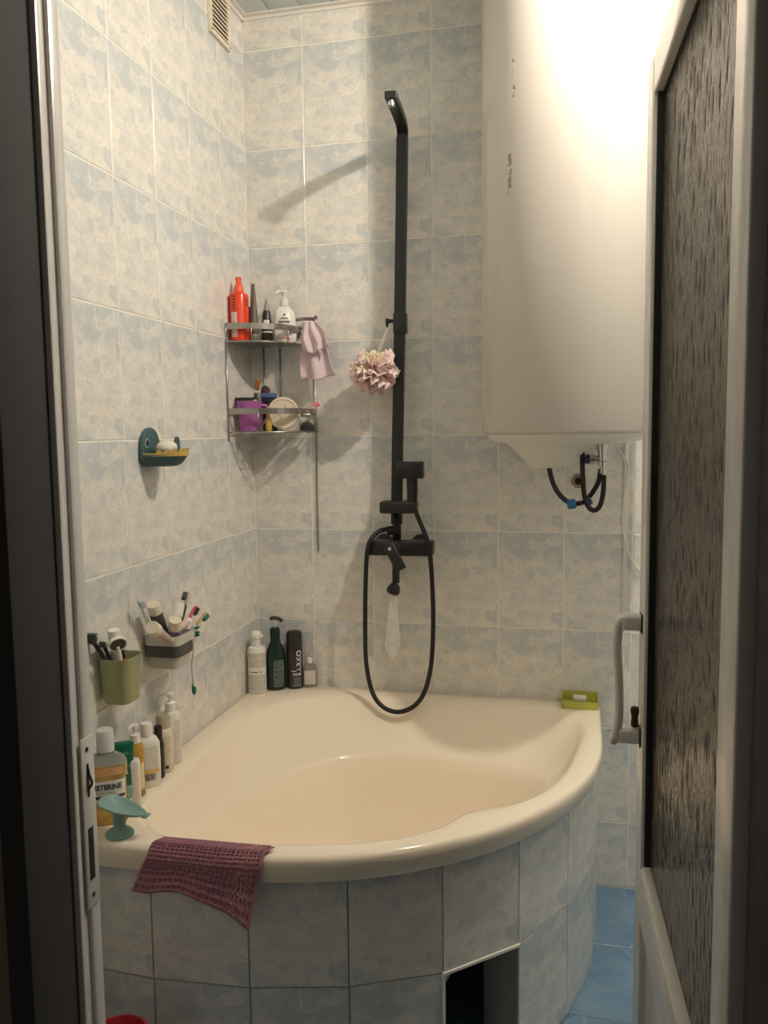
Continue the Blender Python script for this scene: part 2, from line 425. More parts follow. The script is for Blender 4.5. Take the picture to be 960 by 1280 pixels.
lathe('thumb_turn', [(0.006, 0), (0.0075, 0.004), (0.006, 0.018), (0.0085, 0.030), (0.007, 0.037), (0.002, 0.039)], M_BROWN, hd, n=14, loc=(0, 0.010, 0.876))

# ------------------------------------------------------------------ ceiling lamp (out of frame, throws every shadow)
lamp = thing('ceiling_bulb', 'bare warm light bulb in a white ceiling socket above the bath', 'lamp', (LAMP.x, LAMP.y, 0))
M_BULB = mat('bulb_glow', (1, 0.9, 0.75), 0.4, emit=(1.0, 0.885, 0.75, LAMP_STRENGTH))
lathe('bulb', [(LAMP_R*a, LAMP.z+LAMP_R*b) for a, b in ((0.0, -1.0), (0.53, -0.85), (0.87, -0.5), (1.0, 0.0), (0.87, 0.5), (0.6, 0.85), (0.5, 1.2))], M_BULB, lamp, n=20)
lathe('socket', [(0.013, LAMP.z+0.024), (0.016, LAMP.z+0.05), (0.032, LAMP.z+0.07), (0.036, CZ)], M_WHITE, lamp, n=20)

# ------------------------------------------------------------------ corner bath
RZ = 0.592
def ring(pts, k=5): return catmull([(x, y, 0) for x, y in pts], k, closed=True)
OUT_R = [(1.108, -0.25), (1.098, -0.385), (1.066, -0.533), (1.012, -0.686), (0.933, -0.826), (0.890, -0.890)]
OUT = [(1.108, 0.0), (1.109, -0.12)]+OUT_R+[(-y, -x) for x, y in OUT_R[-2::-1]]+[(0.12, -1.109), (0.0, -1.108), (0.0, 0.0)]
IN_R = [(1.052, -0.20), (1.056, -0.30), (1.022, -0.53), (0.970, -0.672), (0.903, -0.758), (0.81, -0.82)]
IN_H = [(0.165, -0.165), (0.34, -0.095), (0.60, -0.085), (0.90, -0.088), (1.005, -0.115)]
INN = IN_H+IN_R+[(-y, -x) for x, y in IN_R[-2::-1]]+[(-y, -x) for x, y in IN_H[::-1]][:-1]
STP = [(0.336, -0.262), (0.505, -0.205), (0.69, -0.200), (0.86, -0.225), (0.955, -0.30), (0.965, -0.42), (0.93, -0.56), (0.875, -0.665), (0.775, -0.775),
       (0.665, -0.875), (0.56, -0.93), (0.42, -0.965), (0.27, -0.94), (0.175, -0.85), (0.143, -0.72), (0.148, -0.59), (0.215, -0.42)]
CC = Vector((0.56, -0.56, 0))
def polar_sampler(pts, curve=True):
    P = ring(pts, 6) if curve else [Vector((x, y, 0)) for x, y in pts]
    def f(a):
        d = Vector((math.cos(a), math.sin(a), 0)); best = 0
        for i in range(len(P)):
            p, q = P[i-1]-CC, P[i]-CC; e = q-p
            den = d.x*e.y-d.y*e.x
            if abs(den) < 1e-9: continue
            t = (p.x*e.y-p.y*e.x)/den; s = (p.x*d.y-p.y*d.x)/den
            if t > 0 and -1e-6 <= s <= 1+1e-6: best = max(best, t)
        return best
    return f
def dense(pts):        # rounded square: straight along the walls, round in front
    cur = [(0.33+0.778*math.cos(a), -0.33+0.778*math.sin(a)) for a in [-pi/2*i/40 for i in range(41)]]
    return [(1.108, 0.0), (1.108, -0.15)]+cur+[(0.15, -1.108), (0.0, -1.108), (0.0, 0.0)]
fO, fI, fS = polar_sampler(dense(OUT), False), polar_sampler(INN), polar_sampler(STP)
ang = [2*pi*i/144 for i in range(144)]
for cx, cy in ((0.0, 0.0), (1.108, 0.0), (0.0, -1.108)):
    t = math.atan2(cy-CC.y, cx-CC.x) % (2*pi)
    j = min(range(len(ang)), key=lambda i: abs(ang[i]-t)); ang[j] = t
NA = len(ang)
rings = []
def add_ring(fn):
    rings.append([fn(a) for a in ang])
def pol(a, r, z): return (CC.x+r*math.cos(a), CC.y+r*math.sin(a), z)
def inset(a, d):      # outer contour moved in by d, walls sides stay
    return fO(a)-d
def lerp(a, b, t): return a+(b-a)*t
add_ring(lambda a: pol(a, fO(a)-0.030, 0.534))
add_ring(lambda a: pol(a, fO(a)-0.014, 0.532))
add_ring(lambda a: pol(a, fO(a)-0.010, 0.536))
add_ring(lambda a: pol(a, fO(a)-0.002, 0.566))
add_ring(lambda a: pol(a, fO(a)-0.001, 0.580))
add_ring(lambda a: pol(a, fO(a)-0.005, 0.588))
add_ring(lambda a: pol(a, fO(a)-0.013, 0.5915))
add_ring(lambda a: pol(a, lerp(fO(a)-0.016, fI(a), 0.5), 0.592))
add_ring(lambda a: pol(a, fI(a)+0.008, 0.5915))
add_ring(lambda a: pol(a, fI(a)-0.003, 0.587))
add_ring(lambda a: pol(a, lerp(fI(a), fS(a), 0.14), 0.572))
add_ring(lambda a: pol(a, lerp(fI(a), fS(a), 0.45), 0.518))
add_ring(lambda a: pol(a, lerp(fI(a), fS(a), 0.80), 0.468))
add_ring(lambda a: pol(a, lerp(fI(a), fS(a), 0.97), 0.458))
add_ring(lambda a: pol(a, fS(a)*0.988, 0.449))
add_ring(lambda a: pol(a, fS(a)*0.955, 0.415))
add_ring(lambda a: pol(a, fS(a)*0.88, 0.33))
add_ring(lambda a: pol(a, fS(a)*0.80, 0.23))
add_ring(lambda a: pol(a, fS(a)*0.70, 0.185))
add_ring(lambda a: pol(a, fS(a)*0.50, 0.172))
add_ring(lambda a: pol(a, fS(a)*0.25, 0.166))
V = [p for r in rings for p in r]; F = []
for j in range(len(rings)-1):
    for i in range(NA):
        a, b = j*NA+i, j*NA+(i+1) % NA; F.append((a, b, b+NA, a+NA))
V.append((CC.x, CC.y, 0.165))
F += [((len(rings)-1)*NA+i, (len(rings)-1)*NA+(i+1) % NA, len(V)-1) for i in range(NA)]
bath = thing('corner_bath', 'cream acrylic corner bath with a wide rounded front rim', 'bathtub')
mesh('bath_shell', V, F, M_BATH, bath, smooth=True)
lathe('drain', [(0.034, 0.166), (0.034, 0.170), (0.02, 0.171)], M_CHROME, bath, n=20, loc=(0.56, -0.56, 0))
tube('waste_pipe', [(0.56, -0.56, 0.15), (0.57, -0.57, 0.10), (0.62, -0.62, 0.085), (0.70, -0.70, 0.11), (0.735, -0.735, 0.16), (0.70, -0.68, 0.20), (0.6, -0.55, 0.15)], 0.021, M_WHITE, bath, n=12)

# tiled surround under the rim
APR = [(0.0, -1.072), (0.180, -1.080), (0.389, -1.066), (0.588, -1.020), (0.770, -0.937), (0.918, -0.803), (1.022, -0.622), (1.083, -0.416), (1.098, -0.205), (1.098, -0.001)]
surround = thing('bath_surround', 'low curved wall of marbled tiles closing in the corner bath, with a dark service hole', 'tub surround')
ATOP, AROW = 0.540, 0.287
T_IN = 0.10
for i in range(len(APR)-1):
    A, B = Vector((*APR[i], 0)), Vector((*APR[i+1], 0)); d = B-A; L = d.length
    yaw = math.atan2(d.y, d.x); mt = Matrix.Translation(A) @ Matrix.Rotation(yaw, 4, 'Z')
    hole = i == 4
    zlow = AROW if hole else -0.002
    # backing wall behind the tiles
    bk = box('backing_wall', (0.0005, L-0.0005, 0.0045, 0.02 if not hole else 0.03, zlow, 0.531), M_GROUTD, surround); bk.matrix_local = mt
    tile(surround, mt @ Matrix.Translation((0, 0, AROW+0.3)), 0.0, L, -0.3, ATOP-0.009-AROW-0.3, gap=0.003)
    if not hole: tile(surround, mt @ Matrix.Translation((0, 0, AROW)), 0.0, L, -AROW+0.001, 0.0, gap=0.003)
    if hole:
        bx = box('hole_trim', (-0.001, L+0.001, -0.004, 0.028, AROW-0.004, AROW+0.002), M_GROUT, surround); bx.matrix_local = mt
        bx = box('hole_trim', (-0.003, 0.004, -0.002, 0.028, 0.0, AROW-0.004), M_GROUT, surround); bx.matrix_local = mt
        bx = box('hole_reveal', (L-0.002, L+0.022, 0.022, 0.13, 0.0, 0.50), M_PLASTER, surround); bx.matrix_local = mt
        bx = box('hole_reveal', (-0.03, -0.002, 0.022, 0.13, 0.0, 0.50), M_PLASTER, surround); bx.matrix_local = mt

# ------------------------------------------------------------------ water heater
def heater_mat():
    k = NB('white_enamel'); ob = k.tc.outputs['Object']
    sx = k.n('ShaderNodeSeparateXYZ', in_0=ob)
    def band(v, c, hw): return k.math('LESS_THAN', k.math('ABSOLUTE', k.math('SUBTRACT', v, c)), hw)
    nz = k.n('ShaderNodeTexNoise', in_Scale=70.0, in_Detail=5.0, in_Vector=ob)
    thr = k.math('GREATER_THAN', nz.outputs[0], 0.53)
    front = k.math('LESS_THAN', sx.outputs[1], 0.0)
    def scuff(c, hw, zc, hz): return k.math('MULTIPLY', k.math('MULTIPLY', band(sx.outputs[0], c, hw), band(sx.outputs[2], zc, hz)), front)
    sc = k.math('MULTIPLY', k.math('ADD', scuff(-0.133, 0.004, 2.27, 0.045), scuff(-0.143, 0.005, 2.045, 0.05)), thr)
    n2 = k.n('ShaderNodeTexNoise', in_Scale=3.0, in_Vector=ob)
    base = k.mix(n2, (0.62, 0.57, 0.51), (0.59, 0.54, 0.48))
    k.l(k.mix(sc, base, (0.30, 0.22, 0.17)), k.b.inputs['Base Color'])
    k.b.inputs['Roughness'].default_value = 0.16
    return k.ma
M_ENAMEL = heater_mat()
HC = (1.009, -0.258); HR = 0.230
heater = thing('water_heater', 'tall white cylindrical water heater with scuff marks hung on the tiled wall', 'water heater', (HC[0], HC[1], 0))
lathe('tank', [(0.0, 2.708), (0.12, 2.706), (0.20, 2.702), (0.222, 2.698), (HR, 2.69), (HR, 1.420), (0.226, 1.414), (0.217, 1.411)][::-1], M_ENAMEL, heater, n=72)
lathe('bottom_cover', [(0.217, 1.413), (0.212, 1.402), (0.195, 1.392), (0.150, 1.384), (0.0, 1.380)][::-1], M_WHITE, heater, n=48)
lathe('cover_bowl', [(0.0, 1.318), (0.04, 1.320), (0.062, 1.330), (0.080, 1.350), (0.105, 1.375), (0.125, 1.392)], M_WHITE, heater, n=40, loc=(-0.045, -0.01, 0), sy=0.9)
for zz in (1.62, 2.35): box('wall_bracket', (-0.12, 0.12, 0.220, 0.254, zz-0.02, zz+0.02), M_WHITE, heater, bevel=0.002)
def hl(u, v, Y=-0.29):
    p = PY(u, v, Y); return (p.x-HC[0], p.y-HC[1], p.z)
tube('hose', [hl(686, 572), hl(687, 588), hl(693, 608), hl(703, 622), hl(714, 629), hl(727, 629)], 0.0068, M_RUBBER, heater)
tube('hose', [hl(728, 560), hl(728, 580), hl(729, 605), hl(731, 622), hl(736, 634), hl(743, 638), hl(750, 632), hl(754, 615), hl(755, 594)], 0.0068, M_RUBBER, heater)
tube('hose', [hl(751, 586, -.275), hl(748, 602, -.275), hl(741, 615, -.275), hl(733, 625, -.275), hl(727, 629, -.275)], 0.0068, M_RUBBER, heater)
M_BLUE = mat('blue_plastic', (0.02, 0.14, 0.32), 0.35)
a, b = Vector(hl(709, 631, -.295)), Vector(hl(720, 629, -.295))
lathe('blue_nut', [(0.011, 0), (0.0135, 0.003), (0.0135, 0.020), (0.011, 0.023)], M_BLUE, heater, n=8, loc=a, rot=axis_rot(b-a))
a = Vector(hl(737, 628, -.285)); lathe('blue_clip', [(0.0085, 0), (0.0115, 0.002), (0.0115, 0.012), (0.0085, 0.014)], mat('dark_blue_plastic', (0.01, 0.04, 0.09), 0.4), heater, n=8, loc=a-Vector((0.008, 0, 0)), rot=axis_rot((0.8, -0.2, 0.5)))
vt, vb = Vector(hl(753, 556, -.295)), Vector(hl(754, 592, -.295))
vl = lathe('safety_valve', [(0.009, 0), (0.009, 0.02), (0.0145, 0.02), (0.0145, 0.032), (0.012, 0.034), (0.012, 0.062), (0.0155, 0.062), (0.0155, 0.078), (0.010, 0.080)], M_CHROME, heater, n=12, loc=vb, rot=axis_rot(vt-vb))
a, b = Vector(hl(752, 574, -.295)), Vector(hl(735, 574, -.295))
lathe('valve_branch', [(0.010, 0), (0.010, 0.018), (0.0135, 0.018), (0.0135, 0.030), (0.010, 0.033), (0.010, 0.038)], M_CHROME, vl, n=12, loc=a, rot=axis_rot(b-a))
lathe('valve_cap', [(0.007, 0), (0.011, 0.003), (0.012, 0.022), (0.010, 0.026)], M_DARK, vl, n=12, loc=Vector(hl(752, 562, -.295)), rot=axis_rot((0.15, 0, 1)))
a, b = Vector(hl(737, 574, -.295)), Vector(hl(730, 574, -.295))
lathe('blue_ring', [(0.010, 0), (0.0125, 0.002), (0.0125, 0.010), (0.009, 0.012)], mat('dark_blue_plastic', (0, 0, 0)), vl, n=12, loc=a, rot=axis_rot(b-a))
# wall pipe stub behind the hoses
p = PY(723, 601, 0)
stub = thing('wall_pipe_stub', 'round chrome water outlet set in the wall under the heater', 'pipe fitting', (p.x, 0, p.z))
lathe('flange', [(0.022, 0), (0.020, 0.006), (0.014, 0.010)], mat('dirty_brass', (0.30, 0.25, 0.18), 0.4, metal=0.6), stub, n=20, rot=axis_rot((0, -1, 0)))
lathe('stub', [(0.011, 0.008), (0.011, 0.022), (0.006, 0.022), (0.006, 0.014)], M_DARK, stub, n=16, rot=axis_rot((0, -1, 0)))
# heater power cable
cable = [(1.125, -0.27, 1.386)]+[tuple(PY(u, v, Y)) for u, v, Y in ((785, 583, -.22), (781, 610, -.12), (778, 640, -.05), (780, 672, -.03), (788, 697, -.02), (801, 713, -.015), (812, 716, -.012))]
o = tube('power_cable', [Vector(c)-Vector((HC[0], HC[1], 0)) for c in cable], 0.0028, M_WHITE, heater, n=8); tag(o, 'thin white electric cable')
# shallow conduit on the wall
p0 = PY(783, 560, 0).x; p1 = PY(783, 830, 0).x
o = box('cable_trunking', (p0-0.006, p0+0.006, -0.008, -0.0002, 0.85, 1.72), M_PVC, bevel=0.001); tag(o, 'slim white plastic cable trunking fixed upright on the wall beside the door', 'trunking')

# ------------------------------------------------------------------ shower column
sh = thing('shower_column', 'matt black shower column with mixer tap and looped hose on the wall', 'shower')
SY = -0.075
tl, tb = PY(503, 172, SY), PY(496, 655, SY)
riser = [tb, PY(497, 560, SY), PY(500, 400, SY), PY(502, 250, SY), tl]
tip = PY(488, 118, -0.33)
up = PY(504, 163, SY)
arm_pts = [tl, PY(503.2, 164, SY-0.008), PY(502, 155, SY-0.04), PY(498.5, 144, SY-0.10), PY(494, 132.5, SY-0.16), tip]
tube('riser_pipe', riser, 0.0, M_BLACK, sh, rect=(0.0165, 0.0105), curve=False, side=(1, 0, 0))
tube('shower_arm', [tl-Vector((0, 0, 0.02))]+arm_pts, 0.0, M_BLACK, sh, rect=(0.0160, 0.0100), k=4, side=(1, 0.03, 0))
lathe('arm_nipple', [(0.010, -0.022), (0.010, -0.012), (0.007, -0.012), (0.007, 0.002)], M_CHROME, sh, n=14, loc=tip+Vector((0, 0.012, -0.004)))
q = PY(501, 405, SY)
sl = box('slider_collar', (q.x-0.0205, q.x+0.0185, SY-0.017, SY+0.017, q.z-0.029, q.z+0.032), M_BLACK, sh, bevel=0.003)
tube('hook_peg', [(q.x-0.018, SY, q.z+0.010), (q.x-0.038, SY, q.z+0.010)], 0.0055, M_BLACK, sl, curve=False)
lathe('hook_knob', [(0.008, 0), (0.009, 0.003), (0.009, 0.009), (0.003, 0.010)], M_BLACK, sl, n=12, loc=(q.x-0.036, SY, q.z+0.010), rot=axis_rot((-1, 0, 0)))
lathe('hook_drop', [(0.0015, 0), (0.005, 0.012), (0.005, 0.02)], M_BLACK, sl, n=10, loc=(q.x-0.042, SY, q.z-0.014))
wb = PY(500, 330, 0)
box('wall_mount', (wb.x+0.004, wb.x+0.018, SY+0.008, -0.001, 2.10, 2.13), M_BLACK, sh, bevel=0.002)
# holder with soap tray
h0, h1 = PY(477, 626, -0.10), PY(521, 641, -0.10)
box('shower_holder', (h0.x, h1.x, -0.135, SY+0.008, h1.z, h0.z), M_BLACK, sh, bevel=0.006)
lo = PY(496, 640, SY); lo2 = PY(496, 678, SY)
tube('lower_pipe', [(lo.x, SY, lo.z+0.01), (lo2.x, SY, lo2.z-0.005)], 0.0135, M_BLACK, sh, n=16, curve=False)
e = PY(489, 662, -0.09)
lathe('diverter_knob', [(0.014, 0), (0.014, 0.02), (0.011, 0.024)], M_BLACK, sh, n=14, loc=(lo2.x-0.006, SY, e.z-0.004), rot=axis_rot((-1, -0.3, 0)))
MZ1, MZ0 = PY(497, 676, -0.10).z, PY(497, 694, -0.10).z
mx0, mx1 = PY(459, 685, -0.11).x, PY(540, 685, -0.11).x
mb = box('mixer_body', (mx0, mx1, -0.118, -0.062, MZ0, MZ1), M_BLACK, sh, bevel=0.004)
for u in (478, 524):
    p = PY(u, 676, -0.03)
    lathe('wall_escutcheon', [(0.030, 0.0), (0.030, 0.006), (0.022, 0.018), (0.017, 0.024), (0.017, 0.066)], M_BLACK, mb, n=20, loc=(p.x, -0.001, lerp(MZ0, MZ1, 0.55)), rot=axis_rot((0, -1, 0)))
lp = PY(491, 687, -0.13); le = PY(506, 716, -0.16)
lathe('lever_hub', [(0.020, 0.0), (0.020, 0.020), (0.016, 0.026)], M_BLACK, mb, n=20, loc=(lp.x+0.004, -0.116, lp.z), rot=axis_rot((0, -1, 0)))
lv = prism('lever', [(-0.017, 0.012), (-0.012, 0.021), (0.0, 0.0245), (0.012, 0.021), (0.017, 0.012), (0.0165, -0.068), (-0.0165, -0.068)], -0.012, 0.0, M_BLACK, mb, bevel=0.003)
lv.matrix_local = Matrix.Translation((lp.x, -0.143, lp.z)) @ Matrix.Rotation(math.radians(-31), 4, 'Y') @ Matrix.Rotation(math.radians(-12), 4, 'X')
lathe('lever_badge', [(0.0055, 0), (0.0055, 0.001), (0.003, 0.0016)], M_CHROME, lv, n=16, sx=1.0, loc=(-0.001, -0.0122, 0.004), rot=axis_rot((0, -1, 0)))
s0, s1 = PY(495, 694, -0.09), PY(495, 728, -0.10)
tube('spout_pipe', [(s0.x, -0.09, s0.z+0.01), (s1.x, -0.10, s1.z)], 0.0115, M_BLACK, sh, n=14, curve=False)
lathe('spout_ring', [(0.0125, 0), (0.0125, 0.003)], M_CHROME, sh, n=16, loc=(s1.x, -0.10, s1.z-0.002))
sb = PY(490, 742, -0.11)
lathe('spout_aerator', [(0.012, 0.0), (0.018, 0.004), (0.0215, 0.010), (0.020, 0.020), (0.014, 0.032), (0.006, 0.038)], M_BLACK, sh, n=18, loc=(sb.x, -0.112, sb.z-0.002), rot=axis_rot((0.35, 0.15, 1)))
HYp = -0.125
hose = [(PY(487, 661, -0.085)), PY(474, 664, -0.10), PY(464, 674, HYp), PY(459, 690, HYp), PY(457, 730, HYp), PY(456.5, 790, HYp), PY(458, 830, HYp), PY(465, 864, HYp), PY(478, 883, -0.135), PY(497, 890, -0.14), PY(517, 883, -0.135), PY(531, 864, HYp), PY(539, 830, HYp), PY(541.5, 780, HYp), PY(540, 725, HYp), PY(537, 690, HYp), PY(533, 672, HYp), PY(526, 655, -0.12), PY(519, 638, -0.118)]
tube('hose', hose, 0.0072, M_RUBBER, sh, n=10, k=6)
# hand shower held in the holder
ha, hb = PY(515, 640, -0.118), PY(514, 588, -0.125)
hs = thing('hand_shower', 'square black hand shower with ribbed face resting in the holder', 'shower head', ha)
dz = hb.z-ha.z
prism('handle', [(-0.013, 0.0), (0.013, 0.0), (0.0175, dz*0.5), (0.017, dz+0.008), (-0.015, dz+0.008), (-0.013, dz*0.5)], -0.012, 0.012, M_BLACK, hs, bevel=0.004)
c0, c1 = PY(496, 577, -0.135)-ha, PY(529, 598, -0.135)-ha
hh = box('spray_head', (c0.x, c1.x, -0.030, 0.006, c1.z, c0.z), M_BLACK, hs, bevel=0.003)
for i in range(9):
    x = lerp(c0.x+0.006, c1.x-0.006, i/8); box('rib', (x-0.0024, x+0.0024, -0.0335, -0.0295, c1.z+0.004, lerp(c1.z, c0.z, 0.68)), M_DARK, hh, bevel=0.0008)
# clear plastic sleeve hanging below the spout
M_FILM = mat('clear_film', (0.86, 0.85, 0.82), 0.12, alpha=0.30, var=0.03, bump=0.8, bscale=60)
a, b = PY(491, 748, -0.112), PY(490, 822, -0.112)
def film(u, v):
    th = 2*pi*u; t = v
    r = lerp(0.012, 0.021, min(1, t*1.5))*(1-max(0, (t-0.78)/0.22)**2*0.85)
    r *= 1+0.13*math.sin(5*th+3*t)+0.06*math.sin(11*th-7*t)
    return (lerp(a.x, b.x, t)+r*math.cos(th), -0.112+r*0.55*math.sin(th), lerp(a.z+0.004, b.z, t))
o = sheet('plastic_sleeve', film, 41, 22, M_FILM); tag(o, 'crumpled clear plastic sleeve hanging from the black bath spout', 'plastic film')

# ------------------------------------------------------------------ corner shelf (steel, two tiers)
shelf = thing('corner_shelf', 'two-tier stainless steel corner shelf loaded with toiletries', 'shelf')
def qarc(rx, ry, z, n=18, p=2.3):
    out = []
    for i in range(n+1):
        a = pi/2*i/n; c, s = math.cos(a), math.sin(a); q = (c**p+s**p)**(-1/p)
        out.append(Vector((rx*q*s, -ry*q*c, z)))
    return out
def tier(rx, ry, zf, zb0, zb1, solid_floor):
    o = 0.004
    arc = qarc(rx, ry, 0)
    V, F = [], []
    for p in arc:
        d = Vector((p.x, p.y, 0)).normalized()
        for z, off in ((zb0, 0), (zb1, 0), (zb1, -0.0025), (zb0, -0.0025)): V.append((max(o, p.x+d.x*off), min(-o, p.y+d.y*off), z))
    for i in range(len(arc)-1):
        for j in range(4): F.append((4*i+j, 4*i+4+j, 4*i+4+(j+1) % 4, 4*i+(j+1) % 4))
    F += [(0, 1, 2, 3), tuple(4*(len(arc)-1)+j for j in (3, 2, 1, 0))]
    mesh('band_rail', V, F, M_STEEL, shelf)
    if solid_floor:
        A = [(o, -o)]+[(max(o, p.x*0.995), min(-o, p.y*0.995)) for p in arc]; n = len(A)
        V = [(x, y, zf-0.004) for x, y in A]+[(x, y, zf) for x, y in A]
        F = [tuple(range(n)), tuple(range(2*n-1, n-1, -1))]+[(i, (i+1) % n, (i+1) % n+n, i+n) for i in range(n)]
        mesh('shelf_plate', V, F, M_STEEL, shelf)
    else:
        tube('rim_wire', [(max(o, p.x), min(-o, p.y), zf-0.003) for p in arc], 0.003, M_STEEL, shelf, n=6, curve=False)
        for i in range(8):
            x = 0.012+0.026*i
            t = min(1, x/rx); y = -ry*(max(0, 1-t**2.3))**(1/2.3)
            tube('floor_wire', [(x, -o, zf-0.003), (x, y, zf-0.003)], 0.0022, M_STEEL, shelf, n=6, curve=False)
    tube('back_wire', [(o, -o, zb0), (o, -ry, zb0)], 0.0022, M_STEEL, shelf, n=6, curve=False)
    tube('back_wire', [(o, -o, zb0), (rx, -o, zb0)], 0.0022, M_STEEL, shelf, n=6, curve=False)
    for t in (0.0, 0.33, 0.68, 1.0):
        p = arc[int(t*(len(arc)-1))]
        tube('post', [(max(o, p.x-0.001), min(-o, p.y+0.001), zf-0.004), (max(o, p.x-0.001), min(-o, p.y+0.001), zb1)], 0.0022, M_STEEL, shelf, n=6, curve=False)
ZU, ZL = 1.700, 1.428
tier(0.185, 0.205, ZU, ZU+0.034, ZU+0.052, True)
tier(0.220, 0.205, ZL, ZL+0.052, ZL+0.070, False)
tube('side_rod', [(0.004, -0.205, ZU), (0.004, -0.205, ZL-0.03)], 0.0028, M_STEEL, shelf, n=8, curve=False)
rx_ = PY(396, 600, -0.004).x
tube('side_rod', [(rx_, -0.004, 1.765), (rx_, -0.004, 1.04)], 0.0028, M_STEEL, shelf, n=8, curve=False)
tube('side_rod', [(0.10, -0.004, ZU), (0.10, -0.004, ZL-0.004)], 0.0022, M_STEEL, shelf, n=8, curve=False)
tube('side_rod', [(0.045, -0.004, ZU), (0.045, -0.004, ZL-0.004)], 0.0022, M_STEEL, shelf, n=8, curve=False)
hb0 = PY(376, 399, -0.03); hb1 = PY(393, 401, -0.03)
box('towel_bar', (0.14, hb1.x, -0.034, -0.026, hb0.z-0.005, hb0.z+0.003), M_STEEL, shelf, bevel=0.001)
boxes('towel_bar_arm', [(rx_-0.004, rx_+0.004, -0.03, -0.002, hb0.z-0.004, hb0.z+0.002)], M_STEEL, shelf)
tube('small_hook', [(0.165, -0.135, ZL-0.004), (0.167, -0.137, ZL-0.018), (0.172, -0.139, ZL-0.024), (0.178, -0.14, ZL-0.016)], 0.0018, M_STEEL, shelf, n=6)

TOWARD = math.atan2(CAM.y+0.1, CAM.x-0.1)           # direction from the corner to the viewer
def facing(x, y): return math.atan2(CAM.y-y, CAM.x-x)
M_INK = mat('print_dark', (0.05, 0.05, 0.05), 0.5)
M_INKW = mat('print_white', (0.82, 0.80, 0.76), 0.5)
def label_mat(name, paper, ink, rows=18.0, z0=0.0):
    """paper with broken lines of small print"""
    k = NB(name); ob = k.tc.outputs['Object']
    mp = k.n('ShaderNodeMapping', in_Vector=ob); mp.inputs['Scale'].default_value = (60, 60, 1.0/ (0.0058*18.0/rows))
    nz = k.n('ShaderNodeTexNoise', in_Scale=1.6, in_Detail=3.0, in_Vector=mp)
    sx = k.n('ShaderNodeSeparateXYZ', in_0=mp)
    fr = k.math('FRACT', sx.outputs[2])
    line = k.math('MULTIPLY', k.math('LESS_THAN', k.math('ABSOLUTE', k.math('SUBTRACT', fr, 0.5)), 0.20), k.math('GREATER_THAN', nz.outputs[0], 0.44))
    k.l(k.mix(k.math('MULTIPLY', line, 0.75), paper, ink), k.b.inputs['Base Color']); k.b.inputs['Roughness'].default_value = 0.4
    return k.ma
def pump(parent, z, ma, ang, r=0.012, hgt=0.035, reach=0.03, collar=0.013):
    lathe('pump_collar', [(collar, z), (collar, z+hgt*0.45), (collar*0.75, z+hgt*0.5)], ma, parent, n=18)
    pm = lathe('pump_head', [(0.004, z+hgt*0.45), (0.004, z+hgt*0.75), (r*0.8, z+hgt*0.78), (r, z+hgt*0.92), (r*0.8, z+hgt)], ma, parent, n=16)
    d = Vector((math.cos(ang), math.sin(ang), 0))
    tube('pump_nozzle', [Vector((0, 0, z+hgt*0.9)), d*reach*0.6+Vector((0, 0, z+hgt*0.92)), d*reach+Vector((0, 0, z+hgt*0.80))], 0.0042, ma, pm, n=8)

# ---- upper tier
def at(u, Y, z): p = PY(u, 420, Y); return (p.x, Y, z)
M_ORANGE = mat('orange_shampoo', (0.80, 0.06, 0.02), 0.18, var=0.08)
o = thing('shampoo_bottle', 'bright orange-red bottle with a flip-top cap on the upper shelf', 'bottle', at(300, -0.160, ZU+0.0005))
lathe('bottle_body', [(0.026, 0), (0.029, 0.003), (0.029, 0.135), (0.027, 0.141), (0.012, 0.145)], M_ORANGE, o, n=28)
lathe('cap', [(0.0145, 0.143), (0.0155, 0.145), (0.0135, 0.166), (0.009, 0.170), (0.0085, 0.184), (0.0095, 0.185), (0.0095, 0.190), (0.007, 0.192)], mat('orange_cap', (0.90, 0.12, 0.06), 0.3), o, n=20)
fa = facing(0.03, -0.16)
arcband('label_sticker', 0.0294, fa-0.95, fa-0.25, 0.012, 0.085, label_mat('sticker_print_orange', (0.75, 0.70, 0.66), (0.5, 0.08, 0.05), 30), o)
for k_ in range(5):
    arcband('print_mark', 0.0294, fa-0.72, fa-0.38, 0.094+0.009*k_, 0.0985+0.009*k_, M_INK, o, n=4)
for k_ in range(3):
    arcband('print_mark', 0.0294, fa+0.72, fa+0.98, 0.104+0.009*k_, 0.109+0.009*k_, M_INK, o, n=4)
M_TAUPE = mat('taupe_tube', (0.16, 0.125, 0.095), 0.35)
o = thing('cream_tube', 'taupe squeeze tube standing on its cap with a tapering top', 'tube', at(318, -0.118, ZU+0.0005))
def taper(parent, name, r, z0, z1, ma, wid=0.9, tipw=0.35, n=20):
    V, F = [], []
    K = 10
    for j in range(K+1):
        t = j/K; rx = r*lerp(1, wid, t)*(1-0.25*t); ry = r*(1-t**1.2)+0.001
        rx = lerp(rx, r*tipw, t**2)
        for i in range(n):
            a = 2*pi*i/n; V.append((rx*math.cos(a), ry*math.sin(a), lerp(z0, z1, t)))
    for j in range(K):
        for i in range(n): F.append((j*n+i, j*n+(i+1) % n, (j+1)*n+(i+1) % n, (j+1)*n+i))
    F += [tuple(range(n-1, -1, -1)), tuple(range(K*n, K*n+n))]
    return mesh(name, V, F, ma, parent, smooth=True)
lathe('cap', [(0.0155, 0), (0.0165, 0.002), (0.0165, 0.024), (0.0155, 0.026)], mat('taupe_cap', (0.24, 0.20, 0.16), 0.3), o, n=20)
taper(o, 'tube_body', 0.0155, 0.025, 0.178, M_TAUPE)
o = thing('hair_dye_tube', 'black tube with a grey pointed nozzle and white band', 'tube', at(334, -0.100, ZU+0.0005))
lathe('tube_body', [(0.0165, 0), (0.0175, 0.002), (0.0165, 0.05), (0.0125, 0.088), (0.009, 0.098)], M_DARK, o, n=20)
